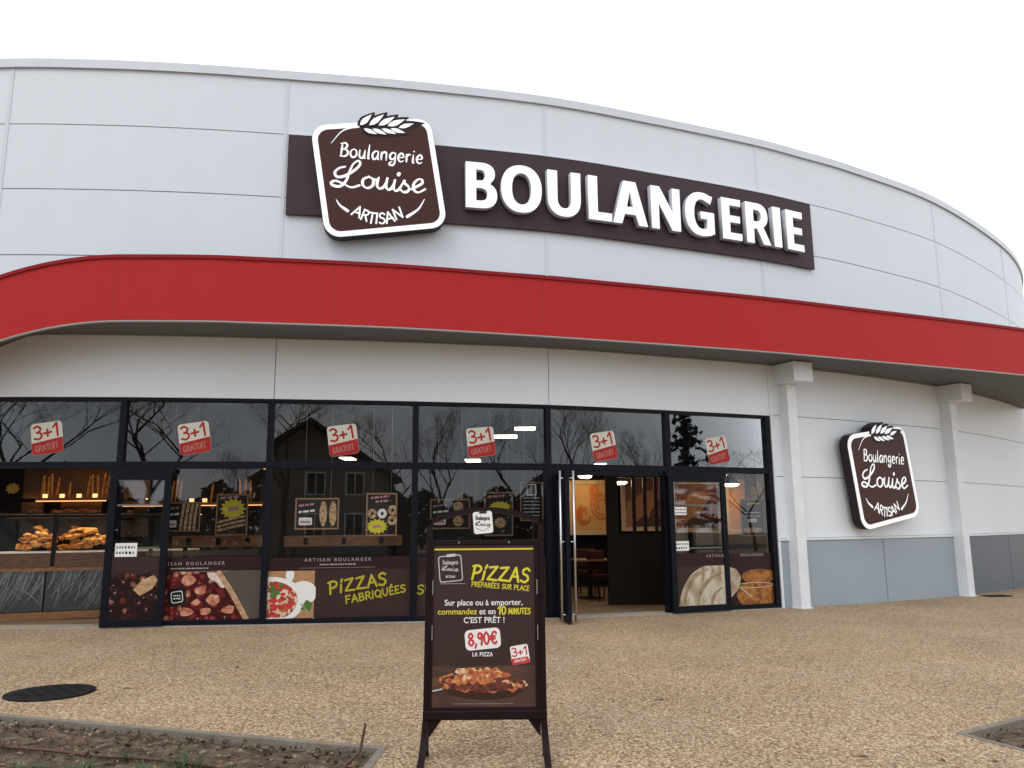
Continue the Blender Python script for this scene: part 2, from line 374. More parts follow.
# ------------------------------------------------------------------ brush alphabet
BR = {
 'P': (.62, [[(.06,0),(.14,.98)], [(0,.93),(.3,1),(.58,.88),(.56,.62),(.36,.47),(.1,.44)]]),
 'i': (.26, [[(.06,0),(.13,.62)], [(.17,.84),(.25,1.04)]]),
 'I': (.2, [[(.06,0),(.13,1)]]),
 'Z': (.68, [[(.06,.92),(.62,.99)], [(.62,.99),(.02,.06)], [(.02,.06),(.66,.02)]]),
 'A': (.68, [[(0,0),(.36,1)], [(.36,1),(.64,0)], [(.12,.36),(.58,.36)]]),
 'S': (.58, [[(.54,.86),(.36,1),(.1,.86),(.14,.6),(.42,.46),(.5,.2),(.28,0),(0,.1)]]),
 'F': (.56, [[(.06,0),(.1,1)], [(.1,1),(.55,.98)], [(.08,.54),(.44,.54)]]),
 'B': (.6, [[(.06,0),(.1,1)], [(.08,1),(.42,.96),(.5,.76),(.36,.56),(.1,.52)], [(.1,.52),(.46,.46),(.56,.22),(.36,.03),(.06,0)]]),
 'R': (.62, [[(.06,0),(.1,1)], [(.08,1),(.44,.96),(.54,.74),(.38,.54),(.1,.48)], [(.3,.5),(.6,0)]]),
 'Q': (.72, [[(.36,1),(.06,.72),(.08,.24),(.36,0),(.64,.26),(.64,.74),(.36,1)], [(.42,.2),(.7,-.1)]]),
 'O': (.7, [[(.36,1),(.06,.72),(.08,.24),(.36,0),(.64,.26),(.64,.74),(.36,1)]]),
 'U': (.64, [[(.08,1),(.06,.36),(.3,.0),(.56,.34),(.6,1)]]),
 'E': (.52, [[(.08,0),(.1,1)], [(.1,1),(.5,1)], [(.08,.52),(.42,.52)], [(.08,0),(.5,.02)]]),
 'É': (.52, [[(.08,0),(.1,1)], [(.1,1),(.5,1)], [(.08,.52),(.42,.52)], [(.08,0),(.5,.02)], [(.24,1.16),(.42,1.36)]]),
 'L': (.5, [[(.1,1),(.06,.02)], [(.06,.02),(.48,.02)]]),
 'C': (.6, [[(.56,.84),(.36,1),(.08,.74),(.08,.26),(.34,0),(.56,.14)]]),
 'N': (.66, [[(.06,0),(.1,1)], [(.1,1),(.54,0)], [(.54,0),(.6,1)]]),
 'M': (.8, [[(.04,0),(.14,1)], [(.14,1),(.38,.2)], [(.38,.2),(.66,1)], [(.66,1),(.74,0)]]),
 'T': (.6, [[(.3,0),(.32,1)], [(.0,1),(.6,1)]]),
 'G': (.66, [[(.58,.84),(.36,1),(.08,.74),(.08,.26),(.34,0),(.6,.2)], [(.6,.2),(.6,.46)], [(.6,.46),(.36,.46)]]),
 '3': (.56, [[(.06,.92),(.3,1),(.5,.8),(.4,.58),(.22,.52)], [(.22,.52),(.46,.44),(.52,.2),(.3,0),(0,.1)]]),
 '1': (.36, [[(.02,.72),(.28,1)], [(.28,1),(.26,0)]]),
 '+': (.6, [[(.28,.12),(.3,.62)], [(.04,.36),(.54,.38)]]),
 '8': (.56, [[(.28,.54),(.06,.74),(.28,1),(.5,.78),(.28,.54),(.04,.26),(.28,0),(.54,.26),(.28,.54)]]),
 '9': (.54, [[(.48,.74),(.26,1),(.06,.74),(.24,.5),(.48,.7)], [(.5,.86),(.46,.4),(.36,0)]]),
 '0': (.58, [[(.28,1),(.06,.7),(.08,.26),(.28,0),(.5,.28),(.5,.72),(.28,1)]]),
 '€': (.7, [[(.64,.84),(.44,1),(.18,.72),(.18,.28),(.42,0),(.64,.14)], [(.02,.6),(.5,.62)], [(.02,.4),(.46,.42)]]),
 ',': (.22, [[(.14,.1),(.04,-.2)]]),
 ' ': (.35, []),
 # pen letters of the logo, x-height .6
 'p_B': (.58, [[(.12,.96),(.08,.02)], [(.0,.92),(.3,1),(.46,.82),(.34,.6),(.12,.54)], [(.12,.54),(.44,.5),(.54,.24),(.36,.03),(.02,.02)]]),
 'p_o': (.5, [[(.26,.62),(.06,.44),(.08,.14),(.26,0),(.46,.18),(.44,.48),(.26,.62)]]),
 'p_u': (.52, [[(.08,.6),(.07,.2),(.2,.01),(.36,.12),(.44,.6)], [(.44,.6),(.42,.08),(.5,.01)]]),
 'p_l': (.22, [[(.1,1.02),(.08,.1),(.16,.0)]]),
 'p_a': (.5, [[(.42,.54),(.26,.62),(.06,.4),(.08,.1),(.22,0),(.42,.3)], [(.44,.6),(.42,.1),(.5,.0)]]),
 'p_n': (.52, [[(.06,.6),(.08,0)], [(.08,.4),(.24,.6),(.4,.52),(.42,0)]]),
 'p_g': (.5, [[(.44,.54),(.24,.62),(.06,.42),(.1,.16),(.28,.14),(.42,.36)], [(.44,.6),(.42,-.06),(.3,-.3),(.08,-.28),(.06,-.14),(.22,-.06)]]),
 'p_e': (.46, [[(.06,.3),(.4,.36),(.36,.56),(.22,.62),(.05,.4),(.08,.12),(.24,0),(.42,.1)]]),
 'p_r': (.36, [[(.06,.6),(.08,0)], [(.08,.4),(.2,.58),(.34,.58)]]),
 'p_i': (.2, [[(.08,.6),(.07,.08),(.16,0)], [(.1,.82),(.11,.88)]]),
}
def smooth2(p, n=5):
    if len(p) < 3: return [Vector(p[0]).lerp(Vector(p[1]), i/3) for i in range(4)]
    return catmull(p, n)
def brush(mb, keys, x, y, h, w, n=0, rot=0, gap=.14, sx=1.0, width=None, taper=None, shear=0):
    """write glyphs with flat strokes; width = wanted total width"""
    tot = sum(BR[k][0]+gap for k in keys)-gap
    if width: sx = width/(tot*h)
    c, q = math.cos(rot), math.sin(rot); cx = 0; j = 0
    for k in keys:
        g = BR[k]
        for st in g[1]:
            pts = []
            for p in smooth2(st):
                a = ((cx+p[0])+shear*p[1])*h*sx; b = p[1]*h
                pts.append((x+a*c-b*q, y+a*q+b*c))
            mb.ribbon(pts, w, n+j*.0004, taper=taper); j = (j+1) % 4
        cx += g[0]+gap
def dashes(mb, x0, x1, y, h, n=0, rnd=R, slope=0):
    """the small print, too small to read on the photograph: plain ticks"""
    x = x0
    while x < x1:
        w = min(h*(.8+rnd.random()*2.2), x1-x); yy = y+(x-x0)*slope
        mb.poly([(x, yy), (x+w, yy+w*slope), (x+w, yy+h+w*slope), (x, yy+h)], n); x += w+h*.6

# ================================================================== GROUND
def g3(p, dz=0): return Vector((p.x, p.y, gz(p.x)+dz))
def gpt(x, y): return on_ground(x, y)
kA = gpt(-60, 709); kB = gpt(388, 747.5)                      # top edge of the left kerb
kdir = (kB-kA).normalized()
side = (gpt(372, 768)-kB).normalized()                        # the short return towards the street
bedL = [kA-kdir*4, kB, kB+side*3.2, kA-kdir*4+side*3.2]
rA = gpt(955, 733.5); r1 = (gpt(1024, 716.5)-rA).normalized(); r2 = (gpt(1024, 752)-rA).normalized()
bedR = [rA, rA+r2*3.4, rA+r2*3.4+r1*4, rA+r1*4]
def paving_mat():
    m = bpy.data.materials.new('exposed_aggregate'); m.use_nodes = True; nt = m.node_tree; b = nt.nodes['Principled BSDF']
    N = nt.nodes.new; L = nt.links.new
    tc = N('ShaderNodeTexCoord')
    def vor(scale):
        v = N('ShaderNodeTexVoronoi'); v.inputs['Scale'].default_value = scale; L(tc.outputs['Object'], v.inputs['Vector']); return v
    v1 = vor(61); v2 = vor(34)
    sep = N('ShaderNodeSeparateColor'); L(v1.outputs['Color'], sep.inputs['Color'])
    r = N('ShaderNodeValToRGB'); r.color_ramp.interpolation = 'LINEAR'; e = r.color_ramp.elements
    stops = [(0, (.10, .060, .033)), (.16, (.25, .155, .082)), (.40, (.43, .292, .160)), (.72, (.56, .405, .240)), (.9, (.62, .495, .345)), (1, (.68, .58, .45))]
    while len(e) < len(stops): e.new(.5)
    for i, (p, c) in enumerate(stops): e[i].position = p; e[i].color = (*c, 1)
    L(sep.outputs['Green'], r.inputs['Fac'])
    # pebbles sit in a darker sandy mortar
    edge = N('ShaderNodeMapRange'); edge.inputs['From Min'].default_value = .45; edge.inputs['From Max'].default_value = .75
    L(v1.outputs['Distance'], edge.inputs['Value'])
    mx = N('ShaderNodeMixRGB'); mx.inputs['Color2'].default_value = (.26, .175, .105, 1); L(edge.outputs['Result'], mx.inputs['Fac']); L(r.outputs['Color'], mx.inputs['Color1'])
    sep2 = N('ShaderNodeSeparateColor'); L(v2.outputs['Color'], sep2.inputs['Color'])
    dk = N('ShaderNodeMapRange'); dk.inputs['From Min'].default_value = .91; dk.inputs['From Max'].default_value = .94; dk.inputs['To Max'].default_value = .45
    L(sep2.outputs['Blue'], dk.inputs['Value'])
    mx2 = N('ShaderNodeMixRGB'); mx2.inputs['Color2'].default_value = (.13, .08, .05, 1); L(dk.outputs['Result'], mx2.inputs['Fac']); L(mx.outputs['Color'], mx2.inputs['Color1'])
    # wear and damp patches
    n = N('ShaderNodeTexNoise'); n.inputs['Scale'].default_value = .55; n.inputs['Detail'].default_value = 7; n.inputs['Roughness'].default_value = .62; L(tc.outputs['Object'], n.inputs['Vector'])
    mr = N('ShaderNodeMapRange'); mr.inputs['From Min'].default_value = .3; mr.inputs['From Max'].default_value = .7; mr.inputs['To Min'].default_value = .80; mr.inputs['To Max'].default_value = 1.1
    L(n.outputs['Fac'], mr.inputs['Value'])
    mul = N('ShaderNodeMixRGB'); mul.blend_type = 'MULTIPLY'; mul.inputs['Fac'].default_value = 1; L(mx2.outputs['Color'], mul.inputs['Color1']); L(mr.outputs['Result'], mul.inputs['Color2'])
    n3 = N('ShaderNodeTexNoise'); n3.inputs['Scale'].default_value = .9; n3.inputs['Detail'].default_value = 5; L(tc.outputs['Object'], n3.inputs['Vector'])
    m3 = N('ShaderNodeMapRange'); m3.inputs['From Min'].default_value = .48; m3.inputs['From Max'].default_value = .72; m3.inputs['To Max'].default_value = .20; L(n3.outputs['Fac'], m3.inputs['Value'])
    g3_ = N('ShaderNodeMixRGB'); g3_.inputs['Color2'].default_value = (.33, .285, .235, 1); L(m3.outputs['Result'], g3_.inputs['Fac']); L(mul.outputs['Color'], g3_.inputs['Color1'])
    L(g3_.outputs['Color'], b.inputs['Base Color'])
    b.inputs['Roughness'].default_value = .75; b.inputs['Specular IOR Level'].default_value = .3
    bm = N('ShaderNodeBump'); bm.invert = True; bm.inputs['Strength'].default_value = .8; bm.inputs['Distance'].default_value = .006
    L(v1.outputs['Distance'], bm.inputs['Height']); L(bm.outputs['Normal'], b.inputs['Normal'])
    return m
PAVE = paving_mat()
outer = [(-300, -300), (300, -300), (300, 300), (-300, 300)]
me = fill_curve([outer, [(p.x, p.y) for p in bedL], [(p.x, p.y) for p in bedR]])
for v in me.vertices: v.co.z = gz(v.co.x)
me.materials.clear(); me.materials.append(PAVE); me.name = 'paving'
single('paving', me, None, Matrix(), kind='structure')
KERB = mat('kerb_concrete', (.20, .175, .14), .85, var=.18, vscale=9, bump=.4, bscale=60)
def soil_mat():
    return noisy('soil', [(.25, (.020, .012, .006)), (.45, (.075, .047, .028)), (.62, (.145, .100, .062)), (.8, (.25, .19, .13))], 11, .95, detail=10, dist=.4, bump=.8)
SOIL = soil_mat()
STONE = cells('small_stones', [(0, (.08, .055, .035)), (.3, (.16, .11, .075)), (.6, (.23, .17, .12)), (.85, (.32, .26, .20))], 9, .9, .2)
def inner(poly, d):
    n = len(poly); P = [Vector((p.x, p.y)) for p in poly]; c = sum(P, Vector((0, 0)))/n; out = []
    for i in range(n):
        a, b, q = P[i-1], P[i], P[(i+1) % n]
        e1 = (b-a).normalized(); e2 = (q-b).normalized()
        n1 = Vector((-e1.y, e1.x)); n2 = Vector((-e2.y, e2.x))
        if n1.dot(c-b) < 0: n1 = -n1
        if n2.dot(c-b) < 0: n2 = -n2
        k = (n1+n2).normalized(); out.append(b+k*d/max(.3, k.dot(n1)))
    return out
def bed(poly, kw, rnd, stones):
    o = [Vector((p.x, p.y)) for p in poly]; i1 = inner(poly, kw); mb = MB(); n = len(o)
    for k in range(n):
        a, b, c, d = o[k], o[(k+1) % n], i1[(k+1) % n], i1[k]
        T = [Vector((p.x, p.y, gz(p.x)+.008)) for p in (a, b, c, d)]
        B = [Vector((p.x, p.y, gz(p.x)-.22)) for p in (a, b, c, d)]
        mb.add(T+B, [(0, 1, 2, 3), (0, 4, 5, 1), (3, 2, 6, 7)])
    kb = single('kerb', mb, KERB, Matrix(), kind='structure')
    md = kb.modifiers.new('bevel', 'BEVEL'); md.width = .008; md.segments = 2
    # soil: a lumpy sheet lying below the kerb top
    mb = MB(); G = 60; vs = []
    q0, q1, q2, q3 = [Vector((p.x, p.y)) for p in i1]
    for i in range(G+1):
        for j in range(G+1):
            p = q0.lerp(q1, i/G).lerp(q3.lerp(q2, i/G), j/G)
            h = noise.noise(Vector((p.x*3.1, p.y*3.1, 1)))*.022+noise.noise(Vector((p.x*11, p.y*11, 5)))*.014
            vs.append((p.x, p.y, gz(p.x)-.052+h))
    mb.add(vs, [(i*(G+1)+j, (i+1)*(G+1)+j, (i+1)*(G+1)+j+1, i*(G+1)+j+1) for i in range(G) for j in range(G)])
    single('soil', mb, SOIL, Matrix(), kind='structure', smooth=True)
    mb = MB()
    for _ in range(stones):
        u, v = rnd.random(), rnd.random()**1.8
        p = q0.lerp(q1, u).lerp(q3.lerp(q2, u), v); r = .004+.014*rnd.random()**2.5
        mb.blob((p.x, p.y, gz(p.x)-.048+r*.2+.01*rnd.random()), (r*(.8+rnd.random()), r*(.8+rnd.random()), r*(.35+.4*rnd.random())), 6, 4, .5, rnd)
    tag(single('gravel', mb, STONE, Matrix(), kind='stuff', smooth=False), 'scattered stones and clods lying on the bare soil bed', 'gravel')
def litter(poly, n, rnd, label):
    q0, q1, q2, q3 = [Vector((p.x, p.y)) for p in inner(poly, .07)]; mb = MB()
    for _ in range(n):
        u, v = rnd.random(), rnd.random()**1.6; p = q0.lerp(q1, u).lerp(q3.lerp(q2, u), v); a = rnd.random()*2*PI; l = .006+.020*rnd.random()**1.5; w = l*(.25+.4*rnd.random())
        d = Vector((math.cos(a)*l, math.sin(a)*l, (rnd.random()-.5)*.02)); e = Vector((-math.sin(a)*w, math.cos(a)*w, (rnd.random()-.5)*.02)); c = Vector((p.x, p.y, gz(p.x)-.030+.012*rnd.random()))
        mb.add([c-d, c-e, c+d, c+e+Vector((0, 0, .006))], [(0, 1, 2, 3)])
    tag(single('leaf_litter', mb.mesh('leaf_litter', cells('litter', [(0, (.03, .018, .010)), (.3, (.085, .045, .024)), (.55, (.17, .10, .055)), (.8, (.26, .19, .12)), (.94, (.05, .075, .02))], 30, .9, 0), False, fix=False), None, Matrix(), kind='stuff'), label, 'leaf litter')
bed(bedL, .055, random.Random(3), 1500)
litter(bedL, 5200, random.Random(8), 'brown leaf litter and scraps strewn over the left soil bed'); litter(bedR, 1800, random.Random(12), 'brown leaf litter strewn over the right soil bed')
bed(bedR, .05, random.Random(4), 700)

# weeds in the bed
GRASS = mat('weed_green', (.045, .080, .022), .6, var=.3, vscale=30)
def weed(seed, n=60, h=.06):
    rnd = random.Random(seed); mb = MB()
    for _ in range(n):
        a = rnd.random()*2*PI; l = h*(.5+rnd.random()*.8); b = .02+rnd.random()*.09; w = .0015+.0022*rnd.random()
        d = Vector((math.cos(a), math.sin(a), 0)); q = Vector((-d.y, d.x, 0))*w; o = d*rnd.random()*.05
        m1 = o+d*b*.4+Vector((0, 0, l*.65)); m2 = o+d*b+Vector((0, 0, l*(.8+.2*rnd.random())))
        mb.add([o-q, o+q, m1+q*.8, m1-q*.8, m2], [(0, 1, 2, 3), (3, 2, 4)])
    return mb.mesh('weed', GRASS, fix=False)
w0 = weed(1); w1 = weed(2, 80, .045)
WL = [(18, 762, 'narrow grass weed at the left end of the soil bed'), (35, 757, 'small green weed beside the brown hose, second from the left'),
      (82, 762, 'bright green weed between the hose and the picture edge'), (145, 764, 'tuft of green weed in front of the pale stony patch'),
      (186, 758, 'leafy weed clump rising above the hose, largest of the bed'), (240, 764, 'low green weed near the middle of the bare soil bed'),
      (128, 746, 'flat little weed against the inner face of the kerb')]
for i, (x, y, lb) in enumerate(WL):
    p = gpt(x, y+6); sc = (1.2, 1.0, 1.5, 1.6, 1.9, 1.3, .8)[i]
    single('weed', (w0, w1)[i % 2], None, Matrix.Translation((p.x, p.y, gz(p.x)-.05)) @ Matrix.Rotation(i*1.3, 4, 'Z') @ Matrix.Scale(sc, 4), lb, 'weed', 'weeds in the soil bed')
# brown irrigation hose and the stick
HOSE = mat('brown_hose', (.085, .035, .022), .5)
mb = MB(); pts = []
for x, y in [(-50, 733), (0, 738), (50, 743), (100, 747.5), (150, 751), (200, 757), (245, 764), (290, 776)]:
    p = gpt(x, y+3); pts.append((p.x, p.y, gz(p.x)-.035+.012*R.random()))
mb.tube(catmull(pts, 6), .011, 8)
single('irrigation_hose', mb, HOSE, Vector(pts[2]), 'thin brown irrigation hose lying across the soil bed', 'hose', smooth=True, world=True)
mb = MB(); b0 = gpt(343, 770)
T = [Vector((b0.x-.02, b0.y-.02, gz(b0.x)-.08)), at_y(345, 767, b0.y), at_y(353, 758, b0.y+.02), at_y(360, 750, b0.y+.05), at_y(363, 737, b0.y+.06), at_y(365.5, 723, b0.y+.06)]
mb.tube(catmull(T, 5), [.013-.006*i/25 for i in range(26)], 7)
single('bent_stick', mb, HOSE, T[0], 'thin dark bent stick standing up out of the soil bed corner', 'stick', smooth=True, world=True)
# manhole cover
mh = Vector((-3.955, 7.16)); mb = MB(); k = 40
lo = [(math.cos(2*PI*i/k)*.346*(1+.02*R.random()), math.sin(2*PI*i/k)*.346*(1+.02*R.random())) for i in range(k)]
mb.prism(lo, 0, .012)
for i in range(-4, 5):
    for j in range(-4, 5):
        if (i*i+j*j) < 13 and (i+j) % 2 == 0: mb.box(i*.075-.03, i*.075+.03, j*.075-.012, j*.075+.012, .0121, .017)
mc = single('manhole_cover', mb, mat('black_iron', (.010, .009, .010), .75, spec=.2, var=.3, vscale=14, bump=.6, bscale=60), Matrix.Translation((mh.x, mh.y, gz(mh.x))), 'round black manhole cover set in the beige paving', 'manhole cover')
# drain grating by the far column
p = gpt(990, 597); q = gpt(1012, 596.5); mb = MB()
e = (q-p); ln = e.length; Pd = Plane((p.x, p.y, gz(p.x)+.004), (e.x, e.y, 0), (-e.y, e.x, 0))
for i in range(12): mb.obox(Pd, ln*i/12, ln*i/12+.03, 0, .2, 0, .012)
mb.obox(Pd, 0, ln, -.03, 0, 0, .013); mb.obox(Pd, 0, ln, .2, .23, 0, .013)
single('drain_grating', mb, BLACK, Pd.O, 'narrow dark drain grating beside the foot of the far white column', 'drain', world=True)
# dry leaves
LEAF = mat('dry_leaf', (.12, .06, .03), .8)
mb = MB(); mb.add([(0, -.035, 0), (.016, -.01, .004), (.012, .02, .008), (0, .04, .003), (-.013, .018, .009), (-.015, -.012, .003)], [(0, 1, 2, 3), (0, 3, 4, 5)])
lm = mb.mesh('dry_leaf', LEAF)
for i, (x, y, lb) in enumerate([(943, 761, 'dark curled leaf on the paving in front of the right bed'), (996, 762, 'small brown leaf on the paving near the right bed tip'),
        (862, 757, 'dry brown leaf on open paving at lower right'), (237, 668, 'brown leaf on the paving before the berry tart window'), (128, 689, 'dry leaf between manhole cover and window'),
        (660, 700, 'single dry leaf on the paving right of the pavement sign')]):
    p = gpt(x, y); single('dry_leaf', lm, None, Matrix.Translation((p.x, p.y, gz(p.x)+.004)) @ Matrix.Rotation(i*2.1, 4, 'Z') @ Matrix.Scale(.8+.3*R.random(), 4), lb, 'leaf', 'dry leaves on the paving')

# ================================================================== BUILDING
bo = cw(12.8, 0)
BLD = thing('bakery_building', Vector((bo.x, bo.y, 0)), 'white curved bakery building with red canopy and dark glazed shopfront', 'building')
ZT = 8.53; SOF = 4.22
SJ = [0, 4.36, 8.56, 12.81, 17.2, 22.8, 27.3, 32, 37, STOT-.05]
# upper wall of sandwich panels
mb = MB()
mb.cur = 1; mb.cbox(0, STOT-.05, SOF-.02, ZT, -.30, -.022)
mb.cur = 0
ZR = [SOF, 5.45, 6.50, 7.56, ZT]
for a, b in zip(SJ, SJ[1:]):
    for z0, z1 in zip(ZR, ZR[1:]): mb.cbox(a+.003, b-.003, z0+.008, z1-.008, -.022, 0)
part('upper_wall', mb, [WHITE, JOINT], BLD, world=True)
mb = MB()
for s in SJ[1:-1]: mb.cbox(s-.028, s+.028, 5.1, ZT-.01, -.0215, .010)
islands('joint_strip', mb, COPING, BLD, world=True)
mb = MB(); mb.cbox(0, STOT-.05, ZT-.02, ZT+.108, -.36, .045)
mb.cbox(0, STOT-.05, ZT-.035, ZT-.02, .03, .045)
part('coping', mb, COPING, BLD, world=True)
# lower wall
GS = 17.14; ZG = 3.295
mb = MB(); mb.cur = 1
mb.cbox(0, GS, ZG, SOF, -.30, -.022); mb.cbox(GS, STOT-.05, -.35, SOF, -.30, -.022)
mb.cur = 0
for a, b in zip([0, 4.36, 8.56, 12.81], [4.36, 8.56, 12.81, GS]): mb.cbox(a+.006, b-.006, ZG, SOF-.002, -.022, 0)
for a, b in zip([GS, 22.8, 27.3, 32, 37], [22.8, 27.3, 32, 37, STOT-.05]):
    for z0, z1 in zip([1.13, 2.21, 3.31], [2.21, 3.31, SOF]): mb.cbox(a+.003, b-.003, z0+.006, z1-.006, -.022, 0)
part('lower_wall', mb, [WHITE_LOW, JOINT], BLD, world=True)
mb = MB(); mb.cbox(GS, STOT-.05, 1.09, 1.13, -.022, .035)
part('wall_ledge', mb, COLW, BLD, world=True)
GJ = [GS+.02, 19.84, 22.45, 25.1, 27.8, 30.5, 33.2, 35.9, STOT-.05]
mb = MB(); mb.cur = 1; mb.cbox(GS+.01, STOT-.05, -.35, 1.09, -.022, -.012); mb.cur = 0
for a, b in zip(GJ[:2], GJ[1:3]): mb.cbox(a+.012, b-.012, -.33, 1.086, -.0119, .012)
part('plinth_panel', mb, [GREYP, JOINT], BLD, world=True)
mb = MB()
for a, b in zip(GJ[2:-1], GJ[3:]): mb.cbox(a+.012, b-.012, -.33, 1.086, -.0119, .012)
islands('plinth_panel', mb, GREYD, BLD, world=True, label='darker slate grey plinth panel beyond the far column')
# thin white end trim beside the glazing
mb = MB(); mb.cbox(GS-.005, GS+.045, -.3, ZG+.02, -.05, .02); part('edge_trim', mb, COLW, BLD, world=True)
# columns with square heads
def column(s0, s1):
    P = tangent_plane((s0+s1)/2, 0, 0); w = (s1-s0)/2
    mb = MB(); mb.obox(P, -w, w, -.3, 3.86, -.05, .22)
    c = part('column', mb, COLW, BLD, world=True, bevel=.012)
    mb = MB(); mb.obox(P, -.225, .225, 3.86, SOF-.004, -.05, .53)
    part('column_head', mb, COLW, c, world=True, bevel=.01)
    mb = MB(); mb.obox(P, -w-.02, w+.02, -.3, gz(P.O.x)+.02, -.05, .24); part('column_foot', mb, COLW, c, world=True)
column(17.37, 17.59); column(22.22, 22.46)
# canopy
FRONT = catmull([(-10.6, 11.0),(-9.4,10.75),(-8.2,10.62),(-7.0,10.58),(-5.65,10.63),(-4.29,10.69),(-3.56,10.80),(-1.82,11.12),(0,11.62),(2.01,12.25),(4.27,13.03),(6.29,13.84),(8.37,14.68),(9.98,15.37),(13,16.75),(16.5,18.5)], 8)
nF = len(FRONT); fs0, fs1 = 1.3, 27.6
def drop(x): return -.108*max(0, -5.35-x)**2
def fr(i, off=0):
    t = (FRONT[min(i+1, nF-1)]-FRONT[max(i-1, 0)]).normalized(); return FRONT[i]+Vector((t.y, -t.x))*off
def strip(mb, z0, z1, o0, o1):
    vs = []
    for i in range(nF):
        a, b = fr(i, o0), fr(i, o1); dz = drop(FRONT[i].x); vs += [(a.x, a.y, z0+dz), (a.x, a.y, z1+dz), (b.x, b.y, z1+dz), (b.x, b.y, z0+dz)]
    fs = [(4*i+j, 4*i+(j+1) % 4, 4*i+4+(j+1) % 4, 4*i+4+j) for i in range(nF-1) for j in range(4)]
    mb.add(vs, fs+[(3, 2, 1, 0), tuple(4*(nF-1)+j for j in range(4))])
ZC0, ZC1 = 4.20, 5.13
can = MB()
def deck(mb, z0, z1):
    vs = []
    for i in range(nF):
        a = fr(i, -.04); s = fs0+(fs1-fs0)*(i/(nF-1)); b = cpos(s)-cnor(s)*.03
        zt = z1+drop(FRONT[i].x); zb = min(z0, zt-.05); vs += [(a.x, a.y, zb), (a.x, a.y, zt), (b.x, b.y, zt), (b.x, b.y, zb)]
    mb.add(vs, [(4*i+j, 4*i+(j+1) % 4, 4*i+4+(j+1) % 4, 4*i+4+j) for i in range(nF-1) for j in range(4)]+[tuple(4*(nF-1)+j for j in range(4))])
deck(can, ZC0+.03, ZC1-.10)
CAN = part('canopy', can, SOFFIT, BLD, world=True)
mb = MB(); strip(mb, ZC0+.015, ZC1-.03, -.05, 0); part('fascia', mb, RED, CAN, world=True, smooth=False)
mb = MB(); strip(mb, ZC1-.03, ZC1+.02, -.12, .025); part('fascia_capping', mb, REDTRIM, CAN, world=True)
mb = MB(); strip(mb, ZC0-.004, ZC0+.014, -.06, -.002); part('drip_edge', mb, mat('drip_metal', (.34, .33, .33), .4), CAN, world=True)
mb = MB()
for xj in (108, 333, 541, 725, 850, 960):
    d = ray(xj, 300); az = d.x/d.y
    i = min(range(1, nF-1), key=lambda k: abs(FRONT[k].x/FRONT[k].y-az))
    a, b = FRONT[i], FRONT[i+1]; n = Vector(((b-a).y, -(b-a).x)).normalized(); e = (b-a).normalized()
    p0 = a+n*.001; p1 = a+e*.008+n*.001
    mb.add([(p0.x, p0.y, ZC0+.02), (p1.x, p1.y, ZC0+.02), (p1.x, p1.y, ZC1-.035), (p0.x, p0.y, ZC1-.035)], [(0, 1, 2, 3)])
islands('fascia_joint', mb, mat('red_joint', (.20, .010, .012), .6), CAN, world=True)
# the rest of the shell: roof, rear walls, room
mb = MB(); roof = [cw(i*STOT/40, 8.3, -.2) for i in range(41)]+[Vector((-14, 36, 8.3)), Vector((-14, 12.6, 8.3))]
mb.add(roof, [tuple(range(len(roof)))]); part('roof', mb, SOFFIT, BLD, world=True)
mb = MB(); mb.box(-14, 17.75, 35.7, 36, -.4, 8.5); mb.box(-14.2, -12, 12.3, 36, -.4, 8.5); islands('rear_wall', mb, WHITE_LOW, BLD, world=True)

# ---- shopfront -------------------------------------------------------------
MS = [.16, 2.26, 4.36, 6.44, 8.53, 10.68, 12.79, 14.97, 17.12]
MP = [cpos(s) for s in MS]
def bay_plane(k):                        # k = index of the bay's left mullion
    a, b = MP[k], MP[k+1]; return Plane((a.x, a.y, 0), (b.x-a.x, b.y-a.y, 0), (0, 0, 1)), (b-a).length
BAY = {i: k for i, k in zip(range(-1, 7), range(0, 8))}      # bay 1..6 are the ones in the picture
TR0, TR1 = 2.255, 2.355
OPEN = {1, 5}
WINDOWS = {}
for bay, k in BAY.items():
    P, L = bay_plane(k); g0 = min(gz(MP[k].x), gz(MP[k+1].x))-.05
    mb = MB(); w = .045
    mb.obox(P, -w, w, g0, ZG-.003, -.12, .015)
    if bay == 6: mb.obox(P, L-.10, L-.004, g0, ZG-.003, -.12, .015)
    e0, e1 = w, (L-.10 if bay == 6 else L-w)
    mb.obox(P, e0, e1, ZG-.055, ZG-.004, -.11, .008)
    mb.obox(P, e0, e1, TR0, TR1, -.11, .010)
    if bay not in OPEN: mb.obox(P, e0, e1, g0, gz(MP[k].x)+.07, -.11, .008)
    W = part('window', mb, ALU, BLD, world=True, bevel=.004); WINDOWS[bay] = W
    mb = MB(); mb.quad(P.world(e0, TR1, -.05), P.world(e1, TR1, -.05), P.world(e1, ZG-.055, -.05), P.world(e0, ZG-.055, -.05)); part('pane', mb, GLASS, W, world=True)
    if bay not in OPEN:
        mb = MB(); z = gz(MP[k].x)+.07
        mb.quad(P.world(e0, z, -.05), P.world(e1, z, -.05), P.world(e1, TR0, -.05), P.world(e0, TR0, -.05)); part('pane', mb, GLASS, W, world=True)
# threshold of pale stone along the glazing
mb = MB(); mb.cbox(.2, GS-.02, -.12, -.02, -.3, .06)
for i, v in enumerate(mb.v): mb.v[i] = (v[0], v[1], (gz(v[0])+.015) if v[2] > -.07 else -.2)
part('threshold', mb, mat('threshold_stone', (.33, .30, .27), .7, var=.1, vscale=5), BLD, world=True)

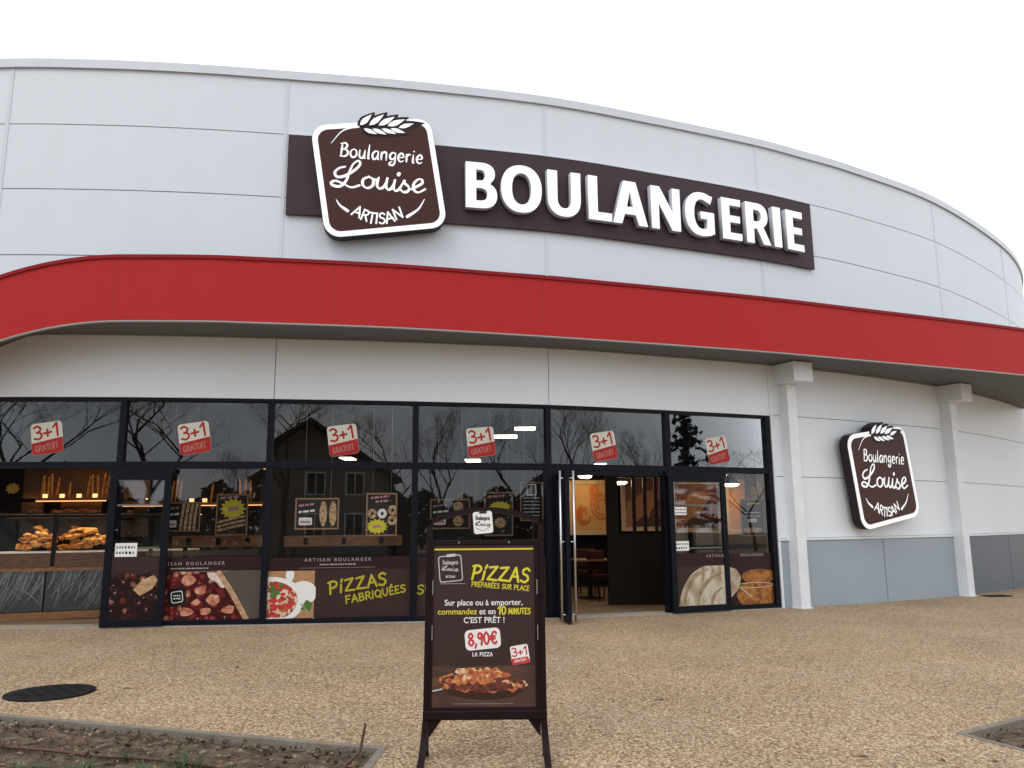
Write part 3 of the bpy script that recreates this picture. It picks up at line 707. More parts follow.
def sliding_leaf(k, x0, x1, yref, off, label, stickers):
    P, L = bay_plane(k)
    u0, u1 = P.px(x0, yref, off)[0], P.px(x1, yref, off)[0]
    z0 = gz(P.world(u0, 0).x)+.012; z1 = 2.175; w = .095
    mb = MB()
    mb.obox(P, u0, u0+w, z0, z1, off-.05, off); mb.obox(P, u1-w, u1, z0, z1, off-.05, off)
    mb.obox(P, u0+w, u1-w, z0, z0+.10, off-.05, off-.001); mb.obox(P, u0+w, u1-w, z1-.09, z1, off-.05, off-.001)
    D = part('door', mb, ALU, BLD, world=True, label=label, bevel=.004)
    mb = MB(); mb.quad(P.world(u0+w, z0+.1, off-.025), P.world(u1-w, z0+.1, off-.025), P.world(u1-w, z1-.09, off-.025), P.world(u0+w, z1-.09, off-.025)); part('pane', mb, GLASS, D, world=True)
    mb = MB(); mb.obox(P, u0-.03, u1+.03, z1+.004, z1+.075, .012, off); part('door_rail', mb, ALU, D, world=True)
    FR = mat('frosted_band', (.12, .13, .13), .6, spec=.2)
    mb = MB()
    for yy in (505, 548):
        v = P.px((x0+x1)/2, yy, off)[1]; mb.obox(P, u0+w+.02, u1-w-.02, v-.012, v+.012, off-.024, off-.0235)
    islands('safety_band', mb, FR, D, world=True)
    for (a, b, c, d) in stickers:
        ua, va = P.px(a, d, off); ub, vb = P.px(c, b, off)
        mb = MB(); mb.obox(P, ua, ub, va, vb, off-.0232, off-.0222)
        s = part('notice', mb, PRINTW, D, world=True)
        for r in range(2):
            mb = MB()
            x = ua+.02
            while x < ub-.03:
                w2 = .012+.02*R.random(); mb.obox(P, x, x+w2, va+(vb-va)*(.2+.4*r), va+(vb-va)*(.38+.4*r), off-.0221, off-.0218); x += w2+.02
            part('notice_print', mb, BLACK, s, world=True)
    return P, u0, u1, z0, z1, D
LEAF1 = sliding_leaf(3, 104.5, 167, 550, .10, 'left sliding door leaf with white notice and berry print', [(114, 543, 137, 557)])
LEAF2 = sliding_leaf(7, 671.5, 729, 550, .10, 'right sliding door leaf with notices and bread print', [(675.5, 507, 687, 515), (676, 541, 689.5, 551)])
# swung-out leaf of the entrance, seen nearly edge-on
hg = on_ground(556, 618); hg = cw(12.93, 0, .02); e = on_ground(572.5, 626.5)
P = Plane((hg.x, hg.y, 0), (e.x-hg.x, e.y-hg.y, 0), (0, 0, 1)); Ld = .80
z0 = gz(hg.x)+.015
mb = MB()
mb.obox(P, 0, .08, z0, 2.19, -.03, .03); mb.obox(P, Ld-.08, Ld, z0, 2.19, -.03, .03); mb.obox(P, .08, Ld-.08, z0, z0+.1, -.029, .029); mb.obox(P, .08, Ld-.08, 2.1, 2.19, -.029, .029)
D5 = part('door', mb, ALU, BLD, world=True, label='entrance door leaf swung open, seen edge-on, with tall steel pull bars', bevel=.004)
mb = MB(); mb.quad(P.world(.08, z0+.1), P.world(Ld-.08, z0+.1), P.world(Ld-.08, 2.1), P.world(.08, 2.1)); part('pane', mb, GLASS, D5, world=True)
for sg in (-1, 1):
    mb = MB(); uu = Ld-.05; o = sg*.10
    mb.tube([P.world(uu, z0+.02, o), P.world(uu, 2.19, o)], .019, 12)
    for z in (z0+.12, 1.15, 2.08): mb.tube([P.world(uu, z, sg*.03), P.world(uu, z, o)], .012, 8)
    part('handle', mb, STEEL, D5, world=True, smooth=True)
# entrance jamb (wide dark post left of the opening)
P5, L5 = bay_plane(6)
mb = MB(); mb.obox(P5, .05, .16, gz(.6)-.03, TR0, -.10, .004); mb.obox(P5, L5-.13, L5-.05, gz(2.6)-.03, TR0, -.10, .004); mb.obox(P5, .16, L5-.13, TR0-.075, TR0, -.10, .004)
part('door_frame', mb, ALU, BLD, world=True)

# ---- room ------------------------------------------------------------------
FLOORM = mat('floor_tile', (.20, .13, .08), .45, var=.15, vscale=3)
mb = MB(); inn = [cw(.2+i*(GS-.2)/30, 0, -.14) for i in range(31)]
pol = [(p.x, p.y) for p in inn]+[(4.6, 22), (-11.7, 22)]
mb.add([(x, y, gz(x)+.012) for x, y in pol], [tuple(range(len(pol)))]); part('floor', mb, FLOORM, BLD, world=True)
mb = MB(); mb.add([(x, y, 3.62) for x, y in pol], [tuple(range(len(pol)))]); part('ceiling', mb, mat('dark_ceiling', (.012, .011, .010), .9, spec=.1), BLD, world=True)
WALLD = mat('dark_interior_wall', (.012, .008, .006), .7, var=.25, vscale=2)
mb = MB(); mb.box(-11.7, -.9, 15.6, 15.8, -.3, 3.7); mb.box(-11.9, -11.7, 11, 16, -.3, 3.7); mb.box(-.9, -.75, 15.6, 22, -.3, 3.7)
mb.box(4.65, 4.8, 14.4, 22, -.3, 3.7)
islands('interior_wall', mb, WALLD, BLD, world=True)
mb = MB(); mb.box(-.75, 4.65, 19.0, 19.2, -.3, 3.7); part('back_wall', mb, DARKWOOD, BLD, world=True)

# ================================================================== SIGNS ON THE WALL
# long fascia sign with raised capitals
sO = cw(13.5, 6.86, .06); SGN = thing('bakery_sign', Vector(sO), 'long dark brown wall sign with raised white capitals reading BOULANGERIE', 'sign')
mb = MB(); mb.cbox(8.62, 18.47, 6.20, 7.52, .02, .075, .25); part('sign_board', mb, SIGNBROWN, SGN, world=True)
mb = MB(); mb.cbox(8.62, 18.47, 7.521, 7.535, .015, .082, .25); part('board_edge', mb, COPING, SGN, world=True)
def arc(cx, cy, rx, ry, a0, a1, k=10): return [(cx+rx*math.cos(math.radians(a0+(a1-a0)*i/k)), cy+ry*math.sin(math.radians(a0+(a1-a0)*i/k))) for i in range(k+1)]
def sup(cx, cy, rx, ry, a0, a1, k=14, e=2.25):
    out = []
    for i in range(k+1):
        a = math.radians(a0+(a1-a0)*i/k); c, q = math.cos(a), math.sin(a)
        out.append((cx+rx*math.copysign(abs(c)**(2/e), c), cy+ry*math.copysign(abs(q)**(2/e), q)))
    return out
def capital(ch, w):                       # cap height 1, w = width, bold humanist proportions
    s, t = .212, .162
    if ch == 'B':
        return [[(0, 0)]+sup(w*.52, .285, w*.48, .285, -90, 62)+sup(w*.50, .765, w*.43, .235, -46, 90)+[(0, 1)],
                [(s, .60)]+[(w*.45, .60)]+sup(w*.46, .725, w*.16, .125, -80, 80, 8)+[(s, .85)], [(s, .155)]+[(w*.48, .155)]+sup(w*.48, .30, w*.22, .145, -80, 80, 8)+[(s, .445)]]
    if ch == 'O':
        return [sup(w/2, .5, w/2, .525, 0, 360, 40)[:-1], sup(w/2, .5, w/2-s*1.06, .525-t*1.05, 0, 360, 40)[:-1]]
    if ch == 'U':
        return [[(0, 1), (0, .38)]+sup(w/2, .38, w/2, .40, 180, 360)+[(w, 1), (w-s, 1), (w-s, .38)]+sup(w/2, .38, w/2-s, .40-t*1.1, 360, 180)+[(s, 1)]]
    if ch == 'L': return [[(0, 0), (w, 0), (w, t*1.1), (s, t*1.1), (s, 1), (0, 1)]]
    if ch == 'A':
        q = s*1.02; m = .15
        return [[(0, 0), (q, 0), (q+.075, .235), (w-q-.075, .235), (w-q, 0), (w, 0), (w/2+m, 1), (w/2-m, 1)], [(q+.13, .40), (w-q-.13, .40), (w/2, .80)]]
    if ch == 'N':
        q = s*.9; return [[(0, 0), (q, 0), (q, .62), (w-q*1.15, 0), (w, 0), (w, 1), (w-q, 1), (w-q, .40), (q*1.15, 1), (0, 1)]]
    if ch == 'G':
        o = sup(w*.55, .5, w*.55, .525, 52, 318, 26); i_ = sup(w*.56, .5, w*.55-s*1.05, .525-t, 300, 58, 22)
        return [[(w*.93, .955)]+o[1:-3]+[(w*.80, .0), (w*.97, .06), (w*.97, .56), (w*.52, .56), (w*.52, .395), (w*.735, .395), (w*.735, .17)]+i_[2:-1]+[(w*.86, .775)]]
    if ch == 'E':
        m = t*.98; return [[(0, 0), (w, 0), (w, m), (s, m), (s, .5-m*.48), (w*.92, .5-m*.48), (w*.92, .5+m*.52), (s, .5+m*.52), (s, 1-m), (w*.98, 1-m), (w*.98, 1), (0, 1)]]
    if ch == 'R':
        return [[(0, 0), (s, 0), (s, .37), (w*.44, .37), (w*.69, 0), (w, 0), (w*.70, .425)]+sup(w*.48, .70, w*.42, .30, -52, 90)+[(0, 1)],
                [(s, .54), (w*.42, .54)]+sup(w*.44, .69, w*.20, .15, -70, 80, 8)+[(s, .84)]]
    return [[(0, 0), (w, 0), (w, 1), (0, 1)]]
LS = [('B', 11.42, 11.93), ('O', 12.00, 12.68), ('U', 12.78, 13.36), ('L', 13.50, 13.93), ('A', 13.95, 14.62), ('N', 14.71, 15.29), ('G', 15.40, 16.02),
      ('E', 16.18, 16.60), ('R', 16.71, 17.26), ('I', 17.34, 17.52), ('E', 17.66, 18.08)]
CH = .775
names = {}
for ch, a, b in LS:
    lp = [[(x*CH, y*CH) for x, y in l] for l in capital(ch, (b-a)/CH)]
    me = fill_curve(lp, .05, .006)
    M = tangent_plane((a+b)/2, 6.445, .15).matrix(-(b-a)/2, 0, 0)
    me.transform(RM[SGN].inverted() @ M); me.materials.clear(); me.materials.append(ACRYL); me.materials.append(LETTERSIDE)
    me.name = 'letter'
    nn = M.to_3x3() @ Vector((0, 0, 1))
    for p in me.polygons: p.material_index = 0 if p.normal.dot(nn) > .5 else 1
    part('letter', me, None, SGN)
    # stand-off block behind each letter
# square logo sign, design traced once in its own plane
LP = tangent_plane(10.03, 6.86, .30)
def lp(zx, zy):                            # 5.12x enlargement of the photograph -> sign plane
    return LP.px(300+zx/5.12, 100+zy/5.12)
c00, c10, c01, c11 = lp(62, 118), lp(655, 95), lp(150, 715), lp(740, 650)
LROT = math.radians(9.0)
LW, LH = 1.89, 1.85
cxy = ((c00[0]+c11[0]+c10[0]+c01[0])/4, (c00[1]+c11[1]+c10[1]+c01[1])/4)
def make_logo(M, label, group):
    L = thing('logo_sign', M, label, 'sign', group)
    o = rrect(LW, LH, .25, 8, cxy[0], cxy[1], LROT)
    i1 = rrect(LW-.17, LH-.17, .175, 8, cxy[0], cxy[1], LROT)
    mb = MB(); mb.prism(rrect(LW+.012, LH+.012, .256, 8, cxy[0], cxy[1], LROT), -.20, -.014)
    part('sign_box', mb, LOGOSIDE, L)
    mb = MB(); mb.prism(o, -.0138, 0)
    part('border', mb, ACRYL, L)
    mb = MB(); mb.prism(i1, .0004, .003); part('face', mb, LOGOBROWN, L)
    # ear of wheat
    W = MB(); DK = MB()
    def grain(bx, by, tx, ty, w, mbx, n):
        a, b = Vector(lp(bx, by)), Vector(lp(tx, ty)); d = b-a; q = Vector((-d.y, d.x)).normalized()*w
        pts = [a, a+d*.2+q*.75, a+d*.45+q, a+d*.75+q*.55, b, a+d*.75-q*.55, a+d*.45-q, a+d*.2-q*.75]
        mbx.prism([(p.x, p.y) for p in pts], n[0], n[1])
    ups = [(300, 138, 372, 72), (345, 138, 436, 72), (392, 137, 492, 84), (438, 138, 545, 98)]
    dns = [(318, 146, 400, 180), (362, 146, 450, 182), (408, 146, 500, 178), (454, 146, 545, 172)]
    for g in ups: grain(g[0]-8, g[1]+4, g[2]+12, g[3]-10, .088, DK, (-.19, .0033+.0004*ups.index(g)))
    for g in dns: grain(g[0]-8, g[1]-4, g[2]+10, g[3]+8, .088, DK, (-.013, .0053+.0004*dns.index(g)))
    grain(470, 142, 640, 118, .085, DK, (-.012, .0072))
    DO = MB(); lv = .0080
    order = [('u', 3), ('d', 3), ('u', 2), ('d', 2), ('u', 1), ('d', 1), ('u', 0), ('d', 0)]
    grain(498, 140, 590, 120, .050, DO, (lv-.0006, lv)); grain(505, 143, 582, 122, .036, W, (lv+.0002, lv+.0008)); lv += .0012
    for kd_, k_ in order:
        g = (ups if kd_ == 'u' else dns)[k_]; w_ = .057 if kd_ == 'u' else .046
        grain(*g, w_, DO, (lv-.0006, lv)); bx, by, tx, ty = g
        grain(bx+(tx-bx)*.10, by+(ty-by)*.10, bx+(tx-bx)*.93, by+(ty-by)*.93, w_-.011, W, (lv+.0002, lv+.0008)); lv += .0012
    part('grain_outline', DO, LOGOSIDE, L)  # thin dark brown outline of each grain, part of the logo design
    part('wheat_outline', DK, LOGOSIDE, L); part('wheat_ear', W, ACRYL, L)
    for fl_ in (0, 1, 2):
      mb = MB()
      if fl_ == 0: mb.ribbon([lp(*p) for p in catmull([(300, 138), (255, 145), (210, 165), (160, 222)], 6)], .035, .009, taper=lambda t: 1-.75*t)
      if fl_ == 1: mb.ribbon([lp(*p) for p in catmull([(186, 512), (205, 540), (243, 568)], 6)], .042, .009, taper=lambda t: .3+.9*t)
      if fl_ == 2: mb.ribbon([lp(*p) for p in catmull([(550, 598), (605, 560), (637, 510)], 6)], .042, .009, taper=lambda t: 1.2-.9*t)
      part('flourish', mb, ACRYL, L)
    # first line, pen letters
    mb = MB(); b0 = Vector(lp(203, 288)); b1 = Vector(lp(626, 328)); ang = math.atan2((b1-b0).y, (b1-b0).x)
    hgt = Vector(lp(205, 218))[1]-b0[1]
    brush(mb, ['p_'+c for c in 'Boulangerie'], b0.x, b0.y, hgt*1.0, .0245, .0065, rot=ang, width=(b1-b0).length, gap=.10, taper=lambda t: .62+.75*math.sin(PI*t), shear=.04)
    part('lettering', mb, ACRYL, L)
    # second line, script, traced stroke by stroke
    mb = MB()
    S2 = [[(232, 342), (200, 350), (178, 372), (192, 394), (232, 388), (285, 356), (308, 328), (298, 312), (272, 330), (252, 372), (236, 414), (206, 442), (170, 438), (160, 424), (182, 414), (222, 430), (262, 448), (304, 438)],
          [(352, 394), (324, 408), (322, 436), (345, 452), (372, 438), (374, 408), (352, 394)], [(374, 404), (390, 412), (402, 402)],
          [(404, 398), (394, 432), (404, 454), (430, 444), (448, 402)], [(448, 402), (440, 440), (450, 460), (470, 450), (486, 412)],
          [(488, 410), (478, 446), (488, 466), (508, 456), (534, 414)], [(507, 378), (504, 384)],
          [(538, 414), (534, 426), (556, 446), (552, 468), (530, 472), (514, 460)],
          [(556, 462), (590, 448), (624, 428), (624, 410), (604, 408), (582, 432), (584, 462), (606, 474), (640, 458)]]
    for j, st in enumerate(S2):
        pts = [lp(*p) for p in (catmull(st, 7) if len(st) > 2 else st)]
        mb.ribbon(pts, .037 if len(st) > 2 else .055, .0065+.0013*(j % 2), climb=.0011, taper=(lambda t: .72+.5*abs(math.sin(PI*2.2*t))) if len(st) > 2 else None)
    part('lettering', mb, ACRYL, L)
    # third line on an arc
    mb = MB()
    A = [(263, 586, 305, 604, 'A'), (308, 610, 342, 622, 'R'), (346, 628, 380, 634, 'T'), (386, 632, 396, 634, 'I'), (408, 634, 440, 632, 'S'), (444, 632, 488, 620, 'A'), (490, 614, 534, 598, 'N')]
    for x0, y0, x1, y1, c in A:
        a, b = Vector(lp(x0, y0)), Vector(lp(x1, y1)); r_ = math.atan2((b-a).y, (b-a).x)
        if c == 'I': r_ = 0
        brush(mb, [c], a.x, a.y, .17, .027, .0065, rot=r_, width=max(.04, (b-a).length), gap=0)
    part('lettering', mb, ACRYL, L)
    # fixing rails behind
    mb = MB(); mb.box(cxy[0]-.7, cxy[0]-.62, cxy[1]-.6, cxy[1]+.6, -.28, -.19); mb.box(cxy[0]+.62, cxy[0]+.7, cxy[1]-.6, cxy[1]+.6, -.28, -.19); islands('fixing_rail', mb, SCREW, L)
    return L
LOGO1 = make_logo(LP.matrix(), 'tilted square brown bakery logo sign above the red canopy, overlapping the long sign', 'square logo signs')
P2 = tangent_plane(19.68, 2.245, .27)
copy_thing(LOGO1, P2.matrix() @ Matrix.Scale(.95, 4) @ Matrix.Translation((-cxy[0], -cxy[1], 0)), 'tilted square brown bakery logo sign on the white wall between the two columns', 'square logo signs')

# ================================================================== PRINTS ON THE GLASS
def berries(name, stops, scale, dark, shine):
    m = cells(name, stops, scale, .35, 0, 6, spec=.2); nt = m.node_tree; N = nt.nodes.new; L = nt.links.new
    v = next(n for n in nt.nodes if n.type == 'TEX_VORONOI'); b = nt.nodes['Principled BSDF']; r = next(n for n in nt.nodes if n.type == 'VALTORGB')
    e = N('ShaderNodeMapRange'); e.inputs['From Min'].default_value = .22; e.inputs['From Max'].default_value = .62; L(v.outputs['Distance'], e.inputs['Value'])
    a = N('ShaderNodeMixRGB'); a.inputs['Color2'].default_value = (*dark, 1); L(e.outputs['Result'], a.inputs['Fac']); L(r.outputs['Color'], a.inputs['Color1'])
    h = N('ShaderNodeMapRange'); h.inputs['From Min'].default_value = .04; h.inputs['From Max'].default_value = .15; h.inputs['To Min'].default_value = shine; h.inputs['To Max'].default_value = 0; L(v.outputs['Distance'], h.inputs['Value'])
    c = N('ShaderNodeMixRGB'); c.inputs['Color2'].default_value = (.75, .66, .66, 1); L(h.outputs['Result'], c.inputs['Fac']); L(a.outputs['Color'], c.inputs['Color1'])
    L(c.outputs['Color'], b.inputs['Base Color']); return m
BERRY = berries('berry_print', [(0, (.045, .006, .012)), (.25, (.15, .012, .018)), (.48, (.27, .030, .028)), (.68, (.48, .18, .10)), (.86, (.60, .36, .25))], 12, (.05, .006, .008), .55)
BERRYD = berries('dark_berry_print', [(0, (.016, .006, .008)), (.4, (.040, .010, .012)), (.72, (.15, .020, .018)), (.88, (.26, .11, .065))], 11, (.016, .006, .006), .7)
BREADP = noisy('bread_print', [(.28, (.14, .09, .04)), (.42, (.36, .28, .17)), (.55, (.56, .50, .40)), (.7, (.38, .30, .20))], 2.6, .35, dist=.5, stretch=(2.2, .9, 1))
PIZZAP = cells('pizza_print', [(0, (.34, .03, .02)), (.35, (.50, .10, .04)), (.55, (.62, .46, .30)), (.8, (.68, .60, .48))], 19, .35, 0, 12)
CURRYP = noisy('curry_print', [(.3, (.10, .025, .005)), (.48, (.27, .085, .012)), (.6, (.42, .17, .03)), (.72, (.20, .06, .01))], 9, .35, dist=.6)
LEAFP = mat('print_green', (.06, .16, .02), .4)
CRUST = noisy('crust_print', [(.3, (.30, .15, .06)), (.7, (.55, .38, .22))], 14, .4)
TABLEP = noisy('table_print', [(.3, (.34, .17, .07)), (.7, (.46, .26, .12))], 6, .4, stretch=(1, 6, 1))
FN = -.046                                 # film on the outer face of the panes
def film(k, x0, x1, ytop, label, off=FN, u=None):
    P, L = bay_plane(k)
    if u is None: u = (max(P.px(x0, 590, off)[0], .047), min(P.px(x1, 590, off)[0], L-.047 if k != 7 else L-.102))
    v0 = gz(P.world(u[0], 0).x)+(.075 if off == FN else .115); v1 = P.px((x0+x1)/2, ytop, off)[1]
    Q = Plane(P.world(0, 0, off), P.U, P.V)
    T = thing('window_film', Q.matrix(), label, 'window print', 'printed films along the shopfront')
    return Q, T, u[0], u[1], v0, v1
def base(T, u0, u1, v0, v1, m): mb = MB(); mb.box(u0, u1, v0, v1, 0, .0012); return part('backing', mb, m, T)
def strapline(Q, T, xc, y, size=.066, stext='ARTISAN BOULANGER'):
    u, v = Q.px(xc, y)
    part('lettering', text_mesh(stext, size, PRINTDIM, u, v-.03, .0026, space=1.55, bold=.006), None, T)
    mb = MB(); dashes(mb, u-.26, u+.26, v-.085, .018, .0026); mb.box(u-.55, u+.55, v-.125, v-.121, .0022, .0026); part('small_print', mb, PRINTDIM, T)
# bay 2: red berry tart
Q, T, u0, u1, v0, v1 = film(3, 168, 263, 557, 'brown window print of a red berry tart with small white heading')
u0 = Q.px(150, 590)[0]; base(T, u0, u1, v0, v1, PRINTBR2)
vt = Q.px(200, 571)[1]; mb = MB(); mb.box(u0, u1, v0+.005, vt, .0013, .0020); part('photo_ground', mb, PRINTGREY, T)
tip = [Q.px(155, 622), Q.px(243, 621), Q.px(243, 612), Q.px(236, 598), Q.px(228, 583), Q.px(222, 571.5), Q.px(155, 571.5)]
tip = clamp(tip, u0, u1, v0+.006, vt-.001); mb = MB(); mb.prism(tip, .0021, .0026); part('tart_picture', mb, BERRY, T)
mb = MB(); mb.ribbon([Q.px(*p) for p in catmull([(219, 573), (229, 588), (238, 604), (246, 619)], 5)], .075, .0030); islands('crust_picture', mb, CRUST, T)
mb = MB(); mb.prism([Q.px(*p) for p in catmull([(207, 572.5), (214, 572.5), (221, 576), (226, 585), (222, 588), (216, 582), (209, 578), (207, 572.5)], 4)[:-1]], .0027, .0030); part('cream_picture', mb, noisy('cream_print', [(.3, (.50, .34, .28)), (.6, (.72, .62, .56))], 12, .4), T)
pr2 = random.Random(77)
for (x, y, r) in ((188, 580, .10), (200, 590, .085), (214, 599, .10), (205, 611, .08), (228, 610, .09), (186, 612, .09), (196, 602, .06)):
    q = Q.px(x, y); mb = MB(); mb.prism([(q[0]+r*(.75+.5*pr2.random())*math.cos(2*PI*i/9), q[1]+r*.7*(.75+.5*pr2.random())*math.sin(2*PI*i/9)) for i in range(9)], .0027, .0031); part('peach_picture', mb, noisy('peach_print', [(.35, (.36, .09, .05)), (.55, (.56, .26, .15)), (.7, (.66, .44, .32))], 10, .35), T)
mb = MB(); c = Q.px(177, 597); mb.prism(rrect(.25, .25, .04, 4, c[0], c[1], .15), .0040, .0046); t_ = part('logo_tag', mb, BLACK, T)
mb = MB(); mb.ring(rrect(.16, .16, .03, 4, c[0], c[1], .15), rrect(.14, .14, .025, 4, c[0], c[1], .15), .0052); dashes(mb, c[0]-.05, c[0]+.05, c[1]+.01, .016, .0052); dashes(mb, c[0]-.05, c[0]+.05, c[1]-.03, .016, .0052); part('tag_print', mb, PRINTW, t_)
strapline(Q, T, 190, 563)
# leaf 1: dark berries
P, a0, a1, z0, z1, D = LEAF1
Q, T, u0, u1, v0, v1 = film(3, 113, 158, 557, 'dark berry print on the lower glass of the left sliding door', off=.10-.022, u=(a0+.096, a1-.096))
base(T, u0, u1, v0, v1, PRINTBR); mb = MB(); v2 = Q.px(136, 572)[1]
pts = clamp([Q.px(*p) for p in [(108, 622), (160, 623), (160, 588), (150, 571), (138, 575), (124, 569), (108, 578)]], u0+.003, u1-.003, v0+.003, v2); mb.prism(pts, .0013, .002); part('berry_picture', mb, BERRYD, T)
mb = MB(); mb.prism(clamp([Q.px(*p) for p in [(133, 590), (142, 580), (154, 575), (158, 580), (152, 589), (140, 596)]], u0, u1, v0, v1), .0022, .0028); part('almond_picture', mb, CRUST, T)
# bay 3: pizza and hand lettering
Q, T, u0, u1, v0, v1 = film(4, 264, 413, 557, 'brown window print with yellow handwriting PIZZAS FABRIQUÉES beside a pizza plate')
base(T, u0, u1, v0, v1, PRINTBR); vt = Q.px(330, 570)[1]
mb = MB(); mb.box(u0, u1, vt, v1-.001, .0013, .0016); part('heading_strip', mb, PRINTBR2, T)
uR = Q.px(314, 600)[0]
mb = MB(); mb.box(u0+.002, uR, v0+.005, vt-.003, .0013, .0019); part('table_picture', mb, TABLEP, T)
pc = Q.px(271, 601); pr = .47
mb = MB(); mb.prism(clamp(circle(pc[0], pc[1], pr, pr*.72, 40), u0+.003, uR, v0+.006, vt-.004), .0021, .0026)
q = Q.px(303, 593); mb.prism(clamp(circle(q[0], q[1], .20, .17), u0, uR+.02, v0, vt-.004), .0021, .0025); q = Q.px(290, 575); mb.prism(clamp(circle(q[0], q[1], .06, .09), u0, uR, v0, vt-.004), .0021, .0028); islands('plate_picture', mb, PRINTW, T)
mb = MB(); mb.prism(clamp(circle(pc[0]-.03, pc[1], pr*.86, pr*.60, 36), u0+.004, uR, v0+.02, vt-.012), .0028, .0032); part('pizza_picture', mb, PIZZAP, T)
mb = MB(); rr = random.Random(5)
for _ in range(26):
    a = rr.random()*2*PI; d = rr.random()**.6; x, y = pc[0]+math.cos(a)*d*.34, pc[1]+math.sin(a)*d*.22
    if x < u0+.05: continue
    mb.prism(clamp(circle(x, y, .035+.02*rr.random(), .026, 9), u0+.005, uR, v0+.02, vt-.01), .0034, .0037+.00002*_)
islands('tomato_picture', mb, PRINTR, T)
mb = MB()
for _ in range(12):
    a = rr.random()*2*PI; x, y = Q.px(271, 591); x += rr.random()*.20; y += .17*(rr.random()-.5); d = Vector((math.cos(a), math.sin(a)))*(.028+.03*rr.random())
    mb.prism(clamp([(x-d.x, y-d.y), (x+d.y*.5, y-d.x*.5), (x+d.x, y+d.y), (x-d.y*.5, y+d.x*.5)], u0+.005, uR, v0, vt-.01), .0042, .0044+.00003*_)
x, y = Q.px(306, 606); mb.prism([(x-.08, y-.05), (x+.06, y-.07), (x+.09, y+.04), (x, y+.09)], .0042, .0046)
islands('basil_picture', mb, LEAFP, T)
mb = MB(); mb.ribbon([Q.px(301, 604), Q.px(309, 613), Q.px(316, 621)], .02, .0048); part('knife_picture', mb, STEEL, T)
mb = MB(); a = Vector(Q.px(329.5, 595)); b = Vector(Q.px(387, 585)); r_ = math.atan2((b-a).y, (b-a).x)
brush(mb, ['P', 'i', 'Z', 'Z', 'A', 'S'], a.x, a.y+.012, .172, .031, .0026, rot=r_, width=(b-a).length*1.0)
a = Vector(Q.px(347, 601.5+.0)); a = Vector(Q.px(346, 602)); b = Vector(Q.px(406, 590)); r_ = math.atan2((b-a).y, (b-a).x)
brush(mb, list('FABRIQUÉES'), a.x, a.y-.022, .105, .021, .0026, rot=r_, width=(b-a).length)
part('lettering', mb, PRINTYW, T); strapline(Q, T, 338, 559)
# bay 4: continues
Q, T, u0, u1, v0, v1 = film(5, 417, 546, 557, 'brown window print behind the pavement sign, continuing the yellow handwriting')
base(T, u0, u1, v0, v1, PRINTBR); vt = Q.px(480, 571)[1]
mb = MB(); mb.box(u0, u1, vt, v1-.001, .0013, .0016); part('heading_strip', mb, PRINTBR2, T)
mb = MB(); a = Vector(Q.px(417.5, 594)); brush(mb, list('SUR PLACE'), a.x, a.y, .125, .024, .0026, rot=.05, width=1.05); part('lettering', mb, PRINTYW, T)
# leaf 2 and bay 6: loaf and bowls
P, a0, a1, z0, z1, D = LEAF2
Q, T, u0, u1, v0, v1 = film(7, 676, 724, 553, 'pale loaf print on the lower glass of the right sliding door', off=.10-.022, u=(a0+.096, a1-.096))
base(T, u0, u1, v0, v1, PRINTBR); mb = MB(); vt = Q.px(700, 566)[1]
mb.prism(clamp([Q.px(*p) for p in catmull([(679, 608), (682, 592), (690, 576), (704, 566), (720, 562), (730, 563), (730, 608), (704, 610), (679, 608)], 5)[:-1]], u0+.003, u1-.003, v0+.003, vt), .0013, .002); part('loaf_picture', mb, BREADP, T)
for j, st in enumerate(([(684, 607), (687, 590), (695, 576), (708, 569)], [(697, 608), (701, 592), (710, 579), (722, 573)], [(711, 608), (714, 596), (722, 587)])):
    mb = MB(); mb.ribbon([Q.px(*p) for p in catmull([(min(q[0], 722), q[1]) for q in st], 5)], (.075, .06, .05)[j], .0022+.0004*j, taper=lambda t: .35+.8*math.sin(PI*t)); part('crust_streak', mb, noisy('crust_streak', [(.3, (.17, .115, .06)), (.6, (.33, .25, .15))], 9, .4), T)
mb = MB(); mb.box(u0, u1, vt+.002, v1-.001, .0013, .0018); part('heading_strip', mb, PRINTBR2, T)
part('lettering', text_mesh('ARTISAN', .064, PRINTDIM, Q.px(715, 557)[0], Q.px(715, 557)[1], .0026, space=1.5, bold=.006), None, T)
Q, T, u0, u1, v0, v1 = film(7, 730, 779, 553, 'window print of orange soup bowls at the right end of the glazing')
base(T, u0, u1, v0, v1, PRINTBR2); vt = Q.px(755, 566)[1]
mb = MB()
for (cx_, cy_, rx, ry) in ((757, 594, .42, .24), (759, 576, .36, .12)):
    q = Q.px(cx_, cy_); mb.prism(clamp(circle(q[0], q[1], rx, ry, 32), u0+.003, u1-.003, v0+.01, vt), .0013, .0018+.0003*(cy_ < 580))
islands('bowl_picture', mb, CURRYP, T)
mb = MB(); mb.prism(clamp([Q.px(*p) for p in [(728, 566), (736, 569), (741, 577), (739, 588), (733, 596), (728, 598)]], u0+.003, u1, v0, vt), .0024, .0029); part('toast_picture', mb, noisy('toast_print', [(.3, (.30, .22, .13)), (.6, (.50, .42, .31))], 8, .4), T)
mb = MB(); q = Q.px(755, 585); mb.ring(clamp(circle(q[0], q[1], .40, .05), u0+.004, u1-.004, v0, vt), clamp(circle(q[0], q[1], .38, .037), u0+.004, u1-.004, v0, vt), .0026); mb.ribbon([Q.px(741, 588), Q.px(752, 597)], .022, .003); islands('rim_picture', mb, mat('print_highlight', (.5, .42, .3), .4), T)
part('lettering', text_mesh('BOULANGER', .064, PRINTDIM, Q.px(752, 556)[0], Q.px(752, 556)[1], .0026, space=1.4, bold=.006), None, T)

